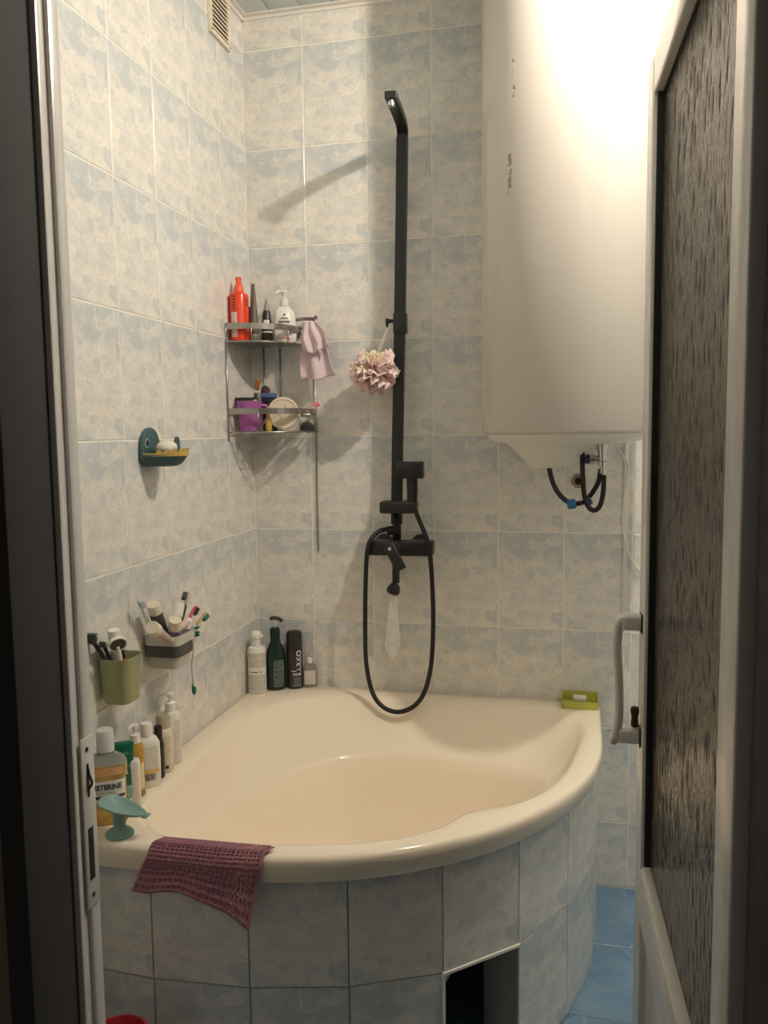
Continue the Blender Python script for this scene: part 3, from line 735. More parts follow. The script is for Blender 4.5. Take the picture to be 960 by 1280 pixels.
lathe('nozzle', [(0.0095, 0.097), (0.008, 0.105), (0.003, 0.130), (0.001, 0.134)], mat('grey_nozzle', (0.28, 0.27, 0.26), 0.4), o, n=14)
fa = facing(0.1, -0.1)
arcband('label_sticker', 0.0160, fa-0.7, fa+0.5, 0.050, 0.068, M_INKW, o)
arcband('label_stripe', 0.0178, fa-1.5, fa+1.5, 0.030, 0.0335, M_INKW, o)
o = thing('lotion_pump_bottle', 'white shouldered pump bottle with a small printed crest on the upper shelf', 'bottle', at(356, -0.062, ZU+0.0005), group=None)
fa = facing(0.14, -0.06)
o.rotation_euler[2] = fa+pi/2
lathe('bottle_body', [(0.030, 0), (0.036, 0.004), (0.0385, 0.03), (0.0375, 0.065), (0.031, 0.095), (0.016, 0.112), (0.0125, 0.116)], M_WHITE, o, n=32, sy=0.62)
pump(o, 0.114, M_WHITE, pi+0.4, r=0.011, hgt=0.048, reach=0.028)
# print on its front (local -y)
def flat_text(parent, body, size, ma, x, y, z, bold=0.0):
    V, F = text_geo(body, size, bold); return mesh('lettering', [(x+v.x, y, z+v.y) for v in V], F, ma, parent)
M_INKG = mat('print_grey', (0.22, 0.20, 0.18), 0.5); M_INKP = mat('print_pink', (0.75, 0.22, 0.20), 0.5)
lathe('crest', [(0.0, 0), (0.0035, 0.0), (0.0035, 0.0006)], M_INKG, o, n=12, sy=1.3, loc=(0, -0.0208, 0.086), rot=axis_rot((0, -1, 0.3)))
for zz, hw, hh in ((0.0755, 0.012, 0.0012), (0.066, 0.018, 0.0012), (0.0625, 0.016, 0.0010)): box('print_line', (-hw, hw, -0.0247, -0.020, zz-hh, zz+hh), M_INKG, o)
flat_text(o, '3.5', 0.016, M_INKG, -0.006, -0.0252, 0.048, 0.0004)
box('pink_stripe', (0.008, 0.024, -0.0246, -0.020, 0.046, 0.052), mat('print_pale_pink', (0.8, 0.55, 0.5), 0.5), o)
box('red_caption', (-0.016, 0.016, -0.0243, -0.02, 0.012, 0.0155), M_INKP, o)
o = lathe('dark_shampoo_bottle', [(0.017, 0), (0.020, 0.003), (0.020, 0.085), (0.010, 0.096), (0.010, 0.112), (0.008, 0.113)], mat('smoky_brown_plastic', (0.05, 0.035, 0.03), 0.3), n=20)
o.location = (0.030, -0.095, ZU+0.0005); tag(o, 'short dark bottle tucked in the corner behind the orange bottle', 'bottle')

# ---- lower tier
M_PURPLE = mat('purple_plastic', (0.46, 0.14, 0.43), 0.35)
mp_ = at(309, -0.140, ZL+0.0005)
o = thing('purple_mug', 'purple plastic mug with a handle on the lower shelf', 'mug', mp_)
lathe('cup', [(0.027, 0), (0.030, 0.002), (0.038, 0.088), (0.040, 0.092), (0.038, 0.092), (0.036, 0.088), (0.028, 0.005), (0.0, 0.004)], M_PURPLE, o, n=30)
d = Vector((math.cos(0.15), math.sin(0.15), 0))
tube('handle', [d*0.034+Vector((0, 0, 0.078)), d*0.052+Vector((0, 0, 0.078)), d*0.056+Vector((0, 0, 0.062)), d*0.055+Vector((0, 0, 0.038)), d*0.032+Vector((0, 0, 0.018))], 0.0048, M_PURPLE, o, n=10)
def stick(name, label, cat, base, top, r, ma, group=None, parts=()):
    """slender thing leaning from base to top; parts: (name, from t, to t, radius, material)"""
    base, top = Vector(base), Vector(top); L = (top-base).length; R = axis_rot(top-base)
    t = thing(name, label, cat, base, group=group)
    lathe('shaft', [(r*0.7, 0), (r, L*0.05), (r, L*0.6), (r*0.8, L)], ma, t, n=12, rot=R)
    for nm, t0, t1, rr, mm in parts:
        lathe(nm, [(rr*0.8, L*t0), (rr, L*(t0+0.1*(t1-t0))), (rr, L*(t0+0.9*(t1-t0))), (rr*0.8, L*t1)], mm, t, n=12, rot=R)
    return t
mx_, my_, mz_ = mp_
o = stick('disposable_razor', 'white and black razor with an orange end standing in the purple mug', 'razor', (mx_+0.004, my_, mz_+0.012), PY(322, 478, -0.155), 0.0048, M_WHITE,
      parts=(('orange_head', 0.84, 1.06, 0.008, mat('orange_brown', (0.30, 0.10, 0.03), 0.4)), ('black_print', 0.62, 0.78, 0.0052, M_INK)))
o = thing('hair_comb', 'black comb lying across the rim of the purple mug', 'comb', (mx_, my_, mz_+0.094))
box('comb_spine', (-0.042, 0.028, -0.012, -0.004, 0.0, 0.010), M_DARK, o, bevel=0.002)
for i in range(14): box('tooth', (-0.040+0.0048*i, -0.0375+0.0048*i, -0.004, 0.016, 0.002, 0.006), M_DARK, o)
o = lathe('dark_tub', [(0.020, 0), (0.024, 0.003), (0.026, 0.080), (0.028, 0.082), (0.028, 0.100), (0.024, 0.103)], M_DARK, n=24); o.location = at(335, -0.055, ZL+0.0005)
tag(o, 'round black tub behind the white jar on the lower shelf', 'tub')
o = box('soap_box', (-0.022, 0.022, -0.015, 0.015, 0, 0.016), mat('dull_blue', (0.10, 0.16, 0.34), 0.5), bevel=0.002); q = at(334, -0.055, ZL+0.1045); o.location = q
tag(o, 'small dull blue box lying on the black tub', 'box')
o = thing('round_brush', 'brown round brush head sticking up behind the purple mug', 'brush', at(330, -0.022, ZL+0.0005))
tube('brush_handle', [(0, 0, 0), (0.002, 0, 0.10)], 0.005, M_DARK, o, curve=False)
lathe('brush_head', [(0.006, 0.10), (0.013, 0.106), (0.015, 0.125), (0.012, 0.140), (0.003, 0.146)], mat('brown_bristle', (0.09, 0.05, 0.03), 0.8, bump=1.0, bscale=400), o, n=18)
M_CREAM = mat('cream_jar', (0.80, 0.70, 0.54), 0.35)
jc = PY(354, 516, -0.098); fa = facing(jc.x, jc.y)
o = thing('face_cream_jar', 'round cream jar lying on its side with the lid facing out', 'jar', jc)
R = axis_rot((math.cos(fa), math.sin(fa), -0.12))
lathe('jar_body', [(0.040, -0.040), (0.044, -0.036), (0.044, 0.0)], M_WHITE2, o, n=32, rot=R)
lid = lathe('lid', [(0.0475, -0.004), (0.049, 0.0), (0.049, 0.014), (0.047, 0.017), (0.043, 0.0175), (0.042, 0.0155), (0.0, 0.0155)], M_CREAM, o, n=36, rot=R)
side = Vector((0, 0, 1)).cross(R @ Vector((0, 0, 1))).normalized(); fr = R @ Vector((0, 0, 1)); upv = fr.cross(side)
tube('lid_emblem', [fr*0.0165+side*(-0.02)+upv*(-0.022), fr*0.0165+side*0.004+upv*0.004, fr*0.0165+side*0.008+upv*0.03], 0.0018, M_WHITE2, lid, n=6)
tube('lid_emblem', [fr*0.0165+side*0.0+upv*(-0.03), fr*0.0165+side*(-0.008)+upv*(-0.004), fr*0.0165+side*(-0.025)+upv*0.012], 0.0018, M_WHITE2, lid, n=6)
o = lathe('ointment_tin', [(0.022, 0), (0.024, 0.002), (0.024, 0.016), (0.022, 0.018), (0.012, 0.026), (0.0, 0.028)], M_DARK, n=22); o.location = at(381, -0.070, ZL+0.0005)
tag(o, 'low black tin at the open end of the lower shelf', 'tin')
o = lathe('yellow_vial', [(0.009, 0), (0.010, 0.002), (0.010, 0.034), (0.006, 0.038), (0.006, 0.05)], mat('amber_yellow', (0.62, 0.40, 0.10), 0.3), n=14); o.location = at(333, -0.150, ZL+0.0005)
tag(o, 'small amber vial between the purple mug and the cream jar', 'vial')
M_PINK = mat('pink_plastic', (0.80, 0.22, 0.24), 0.3)
pa, pb = PY(385, 512, -0.06), PY(399, 504, -0.06)
o = thing('pink_razor', 'pink razor lying over the end of the lower shelf', 'razor', pa)
tube('razor_handle', [(-0.05, 0.02, -0.03), (-0.02, 0.006, -0.008), (0.0, 0.0, 0.002)], 0.004, M_PINK, o, n=8)
tube('razor_head', [(0, -0.004, 0), pb-pa], 0.0, M_PINK, o, rect=(0.006, 0.007), curve=False)
box('razor_blade', (0.004, 0.028, -0.0115, -0.0095, 0.002, 0.010), M_CHROME, o)

# ---- lilac mesh cloth hanging on the towel bar
M_LILAC = mat('lilac_mesh', (0.72, 0.58, 0.62), 0.8, var=0.07, scale=120, bump=0.6, bscale=260)
def cl_tri(top_l, top_r, bot_l, bot_r, Y, folds, amp, ph, sag):
    def f(u, v):
        tl, tr, bl, br = PY(*top_l, Y), PY(*top_r, Y), PY(*bot_l, Y), PY(*bot_r, Y)
        p = (tl*(1-u)+tr*u)*(1-v)+(bl*(1-u)+br*u)*v
        p = p.copy(); p.y += -0.006+amp*(0.35+v)*math.sin(folds*pi*u+ph)-0.012*math.sin(pi*v*0.5)
        p.z += -sag*math.sin(pi*u)*v+0.004*math.sin(9*u+ph)*v
        p.x += 0.004*math.sin(7*v+5*u)
        return p
    return f
cloth = thing('mesh_washcloth', 'lilac mesh washing cloth hung over the shelf bar', 'washcloth')
sheet('long_layer', cl_tri((378, 403), (396, 404), (377, 475), (424, 470), -0.048, 3.2, 0.008, 0.4, 0.003), 40, 28, M_LILAC, cloth, solid=0.0012)
sheet('front_layer', cl_tri((377, 401), (398, 402), (379, 439), (417, 432), -0.070, 5.0, 0.008, 1.6, 0.012), 40, 20, M_LILAC, cloth, solid=0.0012)
def hemline(y0, y1, pts): return [PY(u, v, y0) for u, v in pts]
def over(u, v):
    p = PY(lerp(377, 397, u), 400, -0.03)
    a = lerp(-0.3, pi+0.2, v); return (p.x, -0.045+0.022*math.cos(a)+0.001*math.sin(20*u), p.z+0.004+0.008*math.sin(a))
sheet('folded_top', over, 16, 12, M_LILAC, cloth, solid=0.0012)

# ---- bath puff
pc = PY(468, 462, -0.105)
M_PUFF = mat('puff_pink', (0.93, 0.74, 0.71), 0.6, var=0.10, scale=60)
M_PUFFC = mat('puff_cream', (0.85, 0.74, 0.53), 0.6, var=0.08, scale=60)
puff = thing('bath_puff', 'ruffled pink and cream mesh bath puff hanging from the black slider hook', 'bath puff', pc)
def ruffle(name, direc, tang, R0, wid, waves, amp, ma, ph, curl):
    d = Vector(direc).normalized(); t = Vector(tang); t = (t-d*t.dot(d)).normalized(); b = d.cross(t)
    def f(u, v):
        a = (u-0.5)*wid
        r = R0*(0.25+0.75*v)
        rad = d*math.cos(a)+t*math.sin(a)
        off = b*(amp*v**1.3*math.sin(waves*2*pi*u+ph)+curl*v*v)
        return rad*r+off
    sheet(name, f, 44, 8, ma, puff, solid=0.0008)
rnd = random.Random(3)
for i in range(38):
    th = rnd.uniform(0, 2*pi); ph = math.acos(rnd.uniform(-0.9, 0.75))
    d = Vector((math.sin(ph)*math.cos(th), math.sin(ph)*math.sin(th)*0.8-0.15, math.cos(ph)))
    tang = Vector((rnd.gauss(0, 1), rnd.gauss(0, 1), rnd.gauss(0, 1)))
    cream = d.z > -0.1 and abs(d.x) < 0.6
    ruffle('ruffle', d, tang, rnd.uniform(0.056, 0.072)*(0.9 if cream else 1.06), rnd.uniform(1.3, 2.1), rnd.choice((3, 4, 5)), rnd.uniform(0.006, 0.011), M_PUFFC if cream else M_PUFF, rnd.uniform(0, 6), rnd.uniform(-0.02, 0.02))
hk = PY(486, 406, SY)-pc
tube('cord', [Vector((0.0, 0, 0.025)), Vector((0.012, 0.004, 0.06)), hk+Vector((-0.002, 0, 0.0))], 0.0011, M_WHITE2, puff, n=6)
tube('cord', [Vector((0.004, 0, 0.025)), Vector((0.020, 0.002, 0.06)), hk+Vector((0.002, 0, 0.0))], 0.0011, M_WHITE2, puff, n=6)

# ---- whale-shaped wall soap dish
M_TEAL = mat('dark_teal_plastic', (0.055, 0.105, 0.115), 0.45); M_YEL = mat('mustard_plastic', (0.55, 0.38, 0.10), 0.4)
dl = PX(170, 552, 0.0); dr = PX(198, 545, 0.0)
DY = PX(184, 560, 0.0).y; DZ = PX(184, 568, 0.0).z
dish = thing('soap_dish', 'dark teal fish-shaped soap dish with mustard rim stuck on the side wall', 'soap dish', (0.0, DY, DZ))
def disc_outline(n=24, w=0.046, h=0.066):
    out = []
    for i in range(n+1):
        a = pi*i/n; out.append((w*math.cos(a), h*math.sin(a)**0.85))
    return out
ol = [(0.046, -0.014)]+disc_outline()+[(-0.046, -0.014), (-0.036, -0.026), (0.0, -0.030), (0.036, -0.026)]
bp = prism('back_plate', ol, -0.012, 0.0, M_TEAL, dish, bevel=0.003); bp.rotation_euler = (0, 0, pi/2); bp.location = (0.001, 0.0, 0.0)
# bowl : half-boat going out from the wall (+x)
def bowl(u, v):
    a = pi*u; x = 0.106*math.sin(a)**0.75; y = 0.045*math.cos(a)*(1-0.2*math.sin(a))
    k = 1-v
    zz = -0.028*(1-k**2.6)
    return (max(0.002, x*(0.62+0.38*k)), y*(0.55+0.45*k), zz) if v < 0.999 else (x*0.3, y*0.3, zz-0.0005)
sheet('bowl', bowl, 40, 14, M_TEAL, dish, solid=0.003)
V, F = [], []
NT = 156
for i in range(NT+1):
    u = i/NT; a = pi*u; x = 0.106*math.sin(a)**0.75; y = 0.045*math.cos(a)*(1-0.2*math.sin(a))
    tooth = 0.0
    if 0.10 < u < 0.90:
        t = (u*13) % 1.0; tooth = 0.010*(1-abs(2*t-1))
    for k, z in ((1.0, -0.004), (1.0, 0.004+tooth), (0.96, 0.004+tooth), (0.96, -0.004)): V.append((x*k+0.003, y*k, z))
for i in range(NT):
    for j in range(4): F.append((4*i+j, 4*i+4+j, 4*i+4+(j+1) % 4, 4*i+(j+1) % 4))
mesh('toothed_rim', V, F, M_YEL, dish)
box('inner_shelf', (0.004, 0.080, -0.030, 0.030, -0.006, -0.002), M_YEL, dish, bevel=0.001)
e = lathe('eye', [(0.012, 0), (0.012, 0.0015), (0.009, 0.002)], mat('pale_teal', (0.22, 0.34, 0.35), 0.5), dish, n=20, loc=(0.0125, -0.024, 0.028), rot=axis_rot((1, 0, 0)))
lathe('pupil', [(0.0075, 0), (0.0075, 0.003), (0.004, 0.004)], M_DARK, e, n=16, loc=(0.0125, -0.024, 0.028), rot=axis_rot((1, 0, 0)))
fin = prism('tail_fin', [(-0.011, 0), (0.011, 0), (0.010, 0.030), (0.006, 0.040), (0.0, 0.043), (-0.006, 0.040), (-0.010, 0.030)], -0.004, 0.004, M_TEAL, dish, bevel=0.0015)
fin.location = (0.064, 0.032, 0.0); fin.rotation_euler = (0, 0, pi/2)
so = lathe('soap_bar', [(0.0, -0.016), (0.018, -0.014), (0.027, -0.006), (0.029, 0.002), (0.026, 0.010), (0.016, 0.016), (0.0, 0.018)], mat('soap_white', (0.80, 0.74, 0.64), 0.45, sss=0.1), n=28, sx=0.86, sy=1.0)
so.location = (0.054, DY-0.002, DZ+0.0155); tag(so, 'white oval soap bar lying in the fish-shaped dish', 'soap')

# ------------------------------------------------------------------ green wall cup and its contents
M_OLIVE = mat('olive_plastic', (0.35, 0.365, 0.19), 0.4)
GC = (0.040, -0.922)
cup = thing('olive_wall_cup', 'olive green plastic cup stuck to the wall tiles', 'cup', (GC[0], GC[1], 0.827))
lathe('cup_body', [(0.033, 0.0), (0.036, 0.003), (0.0425, 0.098), (0.0445, 0.101), (0.0445, 0.104), (0.0415, 0.104), (0.040, 0.098), (0.034, 0.006), (0.0, 0.005)], M_OLIVE, cup, n=44, sx=0.86, sy=1.0, power=4.0)
box('mounting_plate', (-0.040, -0.030, -0.025, 0.025, 0.02, 0.085), M_OLIVE, cup, bevel=0.002)
def inG(dx, dy, dz): return (GC[0]+dx, GC[1]+dy, 0.827+dz)
o = stick('black_razor', 'black razor with a green-edged head leaning in the olive cup', 'razor', inG(-0.004, 0.022, 0.012), PX(114, 798, 0.012), 0.0055, M_DARK, group='razors in the olive cup')
L = (PX(114, 798, 0.012)-Vector(inG(-0.004, 0.022, 0.012))); R = axis_rot(L)
lathe('razor_head', [(0.006, L.length-0.014), (0.012, L.length-0.006), (0.012, L.length+0.006), (0.006, L.length+0.010)], M_DARK, o, n=10, rot=R, sx=1.0)
box('green_strip', (-0.010, 0.010, -0.004, 0.004, -0.002, 0.002), mat('razor_green', (0.03, 0.16, 0.09), 0.4), o).location = L+Vector((0.006, -0.004, 0.010))
o = stick('black_razor', 'plain black razor with wide head beside the toothpaste in the olive cup', 'razor', inG(0.004, 0.012, 0.012), PX(129, 805, 0.022), 0.005, M_DARK, group='razors in the olive cup')
L = PX(129, 805, 0.022)-Vector(inG(0.004, 0.012, 0.012)); R = axis_rot(L)
hd_ = box('razor_head', (-0.019, 0.019, -0.006, 0.006, -0.008, 0.004), M_DARK, o, bevel=0.002); hd_.location = L; hd_.rotation_euler = (0, 0.3, pi/2+0.4)
tp_b, tp_t = Vector(inG(-0.010, 0.012, 0.012)), PX(142, 787, 0.035)
def toothpaste(name, label, base, top, r, capma, bodyma, group=None, capl=0.030, capr=0.015):
    base, top = Vector(base), Vector(top); L = (top-base).length; R = axis_rot(top-base)
    t = thing(name, label, 'toothpaste', base, group=group)
    V, F = [], []
    K = 8; n = 20
    for j in range(K+1):
        tt = j/K; rx = r*lerp(1.15, 1.0, tt); ry = r*lerp(0.08, 1.0, tt**0.7)
        for i in range(n):
            a = 2*pi*i/n; V.append(R @ Vector((rx*math.cos(a), ry*math.sin(a), (L-capl)*tt)))
    for j in range(K):
        for i in range(n): F.append((j*n+i, j*n+(i+1) % n, (j+1)*n+(i+1) % n, (j+1)*n+i))
    F += [tuple(range(n-1, -1, -1)), tuple(range(K*n, K*n+n))]
    mesh('tube_body', V, F, bodyma, t, smooth=True)
    lathe('cap', [(capr, L-capl), (capr, L-capl*0.15), (capr*0.93, L), (capr*0.80, L), (capr*0.78, L-0.001), (0, L-0.001)], capma, t, n=24, rot=R)
    return t
toothpaste('toothpaste_tube', 'toothpaste tube standing cap-up in the olive cup', tp_b, tp_t, 0.013, M_WHITE, M_WHITE, capl=0.026, capr=0.0135)
o = thing('pocket_mirror', 'small round white-rimmed mirror on a stick in the olive cup', 'mirror', inG(0.012, -0.002, 0.012))
mt_ = PX(147, 805, 0.062)-Vector(inG(0.012, -0.002, 0.012))
tube('stem', [(0, 0, 0), mt_*0.55, mt_-Vector((0, 0, 0.006))], 0.0038, M_WHITE, o, n=8)
Rm_ = axis_rot((0.55, -0.55, -0.45))
lathe('mirror_rim', [(0.020, -0.004), (0.021, 0.0), (0.020, 0.004), (0.0175, 0.004), (0.0175, 0.001), (0.0, 0.001)], M_WHITE, o, n=26, rot=Rm_, loc=mt_)
lathe('mirror_face', [(0.0172, 0.0012), (0.0172, 0.0022), (0.0, 0.0022)], mat('dark_mirror', (0.05, 0.048, 0.045), 0.15, metal=0.6), o, n=26, rot=Rm_, loc=mt_)
o = stick('red_toothbrush', 'short dark toothbrush with red-orange grip in the olive cup', 'toothbrush', inG(0.008, 0.026, 0.012), PX(152, 812, 0.045), 0.006, M_DARK, parts=(('red_grip', 0.45, 0.82, 0.0068, mat('red_orange', (0.55, 0.08, 0.03), 0.35)),))
box('bristles', (-0.004, 0.004, -0.004, 0.004, 0, 0.012), M_INKW, o).location = PX(152, 812, 0.045)-Vector(inG(0.008, 0.026, 0.012))

# ------------------------------------------------------------------ grey wall cup with toothbrushes
M_LGREY = mat('pale_grey_plastic', (0.55, 0.52, 0.46), 0.4); M_DGREY = mat('dark_grey_plastic', (0.07, 0.065, 0.06), 0.4)
M_REFL = mat('reflection_beige', (0.50, 0.47, 0.42), 0.35, trans=0.0)
KC = (0.049, -0.712); KZ = 0.880
cup = thing('grey_wall_cup', 'two-tone grey square toothbrush holder stuck to the wall tiles', 'toothbrush holder', (KC[0], KC[1], KZ))
lathe('rim_band', [(0.0475, 0.030), (0.0475, 0.053), (0.044, 0.053), (0.044, 0.026)], M_LGREY, cup, n=44, power=6, cap=False)
lathe('dark_band', [(0.044, 0.0), (0.0470, 0.002), (0.0470, 0.030), (0.043, 0.030), (0.042, 0.004)], M_DGREY, cup, n=44, power=6)
lathe('reflection_block', [(0.036, -0.030), (0.039, -0.028), (0.042, 0.0)], M_REFL, cup, n=44, power=6)  # pale block stands in for reflected light and shade below the holder
clip = box('side_clip', (0.010, 0.040, 0.046, 0.064, 0.014, 0.042), M_LGREY, cup, bevel=0.003)
GRP_TP = 'toothpaste tubes in the grey holder'
def inK(dx, dy, dz): return (KC[0]+dx, KC[1]+dy, KZ+dz)
M_TPB = mat('toothpaste_purple', (0.16, 0.12, 0.20), 0.35, scale=60, color2=(0.50, 0.46, 0.48))
M_TPW = mat('toothpaste_white', (0.70, 0.66, 0.62), 0.35, scale=40, color2=(0.35, 0.20, 0.22))
toothpaste('toothpaste_tube', 'toothpaste tube with a broad matt cap nearest the wall in the grey holder', inK(-0.008, 0.004, 0.012), PX(191, 755, 0.045), 0.016, M_WHITE2, M_DGREY, capl=0.026, capr=0.0165, group=GRP_TP)
toothpaste('toothpaste_tube', 'toothpaste tube tipped forward over the front rim of the grey holder', inK(0.006, 0.022, 0.014), PX(190, 784, 0.112), 0.013, M_WHITE2, M_TPW, capl=0.036, capr=0.0155, group=GRP_TP)
toothpaste('toothpaste_tube', 'purple toothpaste tube with a cap turned outward in the grey holder', inK(0.010, 0.010, 0.012), PX(219, 774, 0.090), 0.014, M_WHITE2, M_TPB, capl=0.030, capr=0.0155, group=GRP_TP)
toothpaste('toothpaste_tube', 'tall white toothpaste tube standing upright at the back of the grey holder', inK(-0.010, 0.024, 0.012), PX(224, 754, 0.045), 0.012, M_WHITE, M_WHITE, capl=0.034, capr=0.0145, group=GRP_TP)
def toothbrush(label, base, top, ma, bma, group='toothbrushes in the grey holder', r=0.0045, head=True, hd_dir=(1, 0, 0), parts=(), blen=0.022):
    base, top = Vector(base), Vector(top)
    t = stick('toothbrush', label, 'toothbrush', base, top, r, ma, group, parts)
    d = (top-base).normalized(); h = Vector(hd_dir); h = (h-d*h.dot(d)).normalized(); s = d.cross(h)
    c = (top-base)
    V = []
    for dl_, k0, k1 in ((-blen*0.45, 0.002, 0.013), (blen*0.45, 0.002, 0.013)):
        for a_, b_ in ((-1, k0), (1, k0), (1, k1), (-1, k1)): V.append(c+d*dl_+s*0.0055*a_+h*b_)
    mesh('bristles', V, [(0, 1, 2, 3), (7, 6, 5, 4), (0, 4, 5, 1), (1, 5, 6, 2), (2, 6, 7, 3), (3, 7, 4, 0)], bma, t)
    V2 = []
    lathe('brush_head', [(0.0, -blen*0.62), (0.006, -blen*0.45), (0.007, 0), (0.006, blen*0.45), (0, blen*0.62)], ma, t, n=12, loc=c, rot=Matrix((s, h, d)).transposed() @ Matrix.Diagonal((1, 0.45, 1)))
    return t
M_TBW = mat('toothbrush_white', (0.72, 0.72, 0.70), 0.3); M_BRB = mat('bristle_blue_grey', (0.25, 0.33, 0.40), 0.7, scale=300, color2=(0.6, 0.62, 0.62))
toothbrush('white toothbrush with blue bristles leaning to the side of the grey holder', inK(-0.020, -0.020, 0.012), PX(175.5, 754, 0.03), M_TBW, M_BRB, hd_dir=(0.8, -0.6, 0.1), r=0.0052)
M_WOOD = mat('bamboo', (0.50, 0.32, 0.12), 0.5)
toothbrush('bamboo toothbrush with a blackened handle standing tallest in the grey holder', inK(-0.004, 0.034, 0.012), PX(234, 746, 0.035), M_WOOD, mat('navy_bristle', (0.02, 0.03, 0.08), 0.7), hd_dir=(-0.6, -0.6, 0), parts=(('dark_grip', 0.45, 0.82, 0.0062, M_DARK),))
toothbrush('pink toothbrush with black bristles leaning out of the grey holder', inK(0.004, 0.030, 0.014), PX(242, 762, 0.06), mat('raspberry', (0.55, 0.09, 0.14), 0.35), M_DARK, hd_dir=(0.5, 0.7, -0.3), r=0.0055)
toothbrush('bamboo toothbrush with teal bristles leaning far out towards the corner', inK(0.012, 0.032, 0.016), PX(255, 769, 0.075), M_WOOD, mat('teal_bristle', (0.02, 0.16, 0.20), 0.7), hd_dir=(0.4, 0.4, -0.8))
# hanging toothbrush in the clip
hb_, ht_ = PX(243, 872, 0.074), PX(243, 790, 0.074)
t = thing('hanging_toothbrush', 'white and green toothbrush hanging head-up from the side clip of the grey holder', 'toothbrush', hb_)
LL = ht_-hb_
M_GRN = mat('toothbrush_green', (0.01, 0.17, 0.14), 0.35)
tube('shaft', [(0, 0, 0), (0.001, 0, 0.035), (-0.003, 0.002, 0.085), (0.003, 0, 0.12), LL*0.9, LL], 0.004, M_TBW, t, n=10, rad=[0.002, 0.0055, 0.004, 0.0028, 0.0045, 0.005])
lathe('green_grip', [(0.001, 0.002), (0.0060, 0.016), (0.0064, 0.026), (0.004, 0.046), (0.002, 0.052)], M_GRN, t, n=12)
for i, zz in enumerate((-0.008, -0.001, 0.006, 0.012)):
    box('bristles', (0.000, 0.013, -0.0062, 0.0062, zz-0.0025, zz+0.0025), M_GRN if i != 2 else M_INKW, t, bevel=0.0008).location = LL
lathe('brush_head', [(0.004, -0.012), (0.0075, -0.006), (0.0075, 0.016), (0.003, 0.022)], M_TBW, t, n=12, loc=LL, sx=0.5)
o = thing('brush_cap', 'pale pink plastic brush cover caught on the rim of the grey holder', 'brush cover', PX(228, 782, 0.085))
lathe('cover', [(0.0, -0.018), (0.007, -0.015), (0.009, 0.0), (0.008, 0.016), (0.004, 0.021)], mat('pale_pink', (0.66, 0.50, 0.45), 0.4), o, n=16, rot=axis_rot((0.2, 1, 0.25)))
lathe('cover_snap', [(0.004, 0.018), (0.0075, 0.020), (0.008, 0.030), (0.004, 0.034)], M_WHITE, o, n=14, rot=axis_rot((0.2, 1, 0.25)))

# ------------------------------------------------------------------ bottles along the left ledge of the bath
EZ = RZ+0.0008
VIEWL = facing(0.05, -0.9)
def ledge(u, v): p = PZ(u, v, RZ); return (p.x, p.y, EZ)
# mouthwash
def mouth_mat():
    return mat('mouthwash_amber', (0.88, 0.60, 0.20), 0.06, trans=0.6, ior=1.33, var=0.04)
M_AMB = mouth_mat()
M_CLEARG = mat('clear_plastic_tint', (0.62, 0.66, 0.60), 0.08, trans=0.75, ior=1.3)
mw = thing('mouthwash_bottle', 'big clear mouthwash bottle with amber liquid and a black lettered label', 'bottle', (0.052, -1.018, EZ), rotz=VIEWL+pi/2)
mprof = [(0.036, 0), (0.042, 0.004), (0.043, 0.030), (0.040, 0.038), (0.040, 0.100), (0.043, 0.108), (0.043, 0.128), (0.036, 0.142), (0.018, 0.152), (0.016, 0.156)]
lathe('liquid_body', [q for q in mprof[:7]]+[(0.0425, 0.130)], M_AMB, mw, n=40, sy=0.68, power=3)
lathe('bottle_neck', [(0.0425, 0.1302), (0.036, 0.142), (0.018, 0.152), (0.016, 0.158)], M_CLEARG, mw, n=40, sy=0.68, power=2.6)
lathe('cap', [(0.0185, 0.156), (0.0185, 0.200), (0.016, 0.203)], mat('cap_clear_white', (0.62, 0.62, 0.58), 0.25), mw, n=24)
def selliptic(parent, name, prof_r, sy, z0, z1, x0, x1, ma, power=3.0, off=0.0006, n=16):
    """label patch on the front (-y) of a super-elliptic bottle"""
    V = []
    for i in range(n+1):
        x = lerp(x0, x1, i/n); r = prof_r
        y = -sy*r*max(0.0, 1-abs(x/r)**power)**(1/power)-off
        V += [(x, y, z0), (x, y, z1)]
    return mesh(name, V, [(2*i, 2*i+2, 2*i+3, 2*i+1) for i in range(n)], ma, parent, smooth=True)
def sell_text(parent, body, size, ma, r, sy, zc, power=3.0, xc=0.0, bold=0.0, off=0.0011, squeeze=1.0, slant=0.0):
    V, F = text_geo(body, size, bold); out = []
    for v in V:
        x = xc+v.x*squeeze; y = -sy*r*max(0.0, 1-abs(min(0.99, abs(x)/r))**power)**(1/power)-off
        out.append((x, y, zc+v.y+slant*v.x))
    return mesh('lettering', out, F, ma, parent)
selliptic(mw, 'main_label', 0.040, 0.68, 0.052, 0.098, -0.037, 0.037, mat('label_white', (0.80, 0.78, 0.72), 0.4), off=0.0008)
sell_text(mw, 'LISTERINE', 0.0165, M_INK, 0.040, 0.68, 0.084, bold=0.0006, squeeze=0.84, off=0.0014)
sell_text(mw, 'ORIGINAL', 0.0085, mat('print_ochre', (0.45, 0.32, 0.08), 0.5), 0.040, 0.68, 0.0715, off=0.0014)
selliptic(mw, 'black_banner', 0.040, 0.68, 0.059, 0.0655, -0.036, 0.036, M_INK, off=0.0012)
prism_s = prism('shield_mark', [(0.0, 0.047), (0.006, 0.052), (0.006, 0.060), (-0.006, 0.060), (-0.006, 0.052)], -0.0295, -0.0285, M_INK, mw)
selliptic(mw, 'top_label', 0.043, 0.68, 0.110, 0.127, -0.034, 0.034, mat('label_orange', (0.58, 0.22, 0.05), 0.4, scale=180, color2=(0.75, 0.5, 0.3)), off=0.0008)
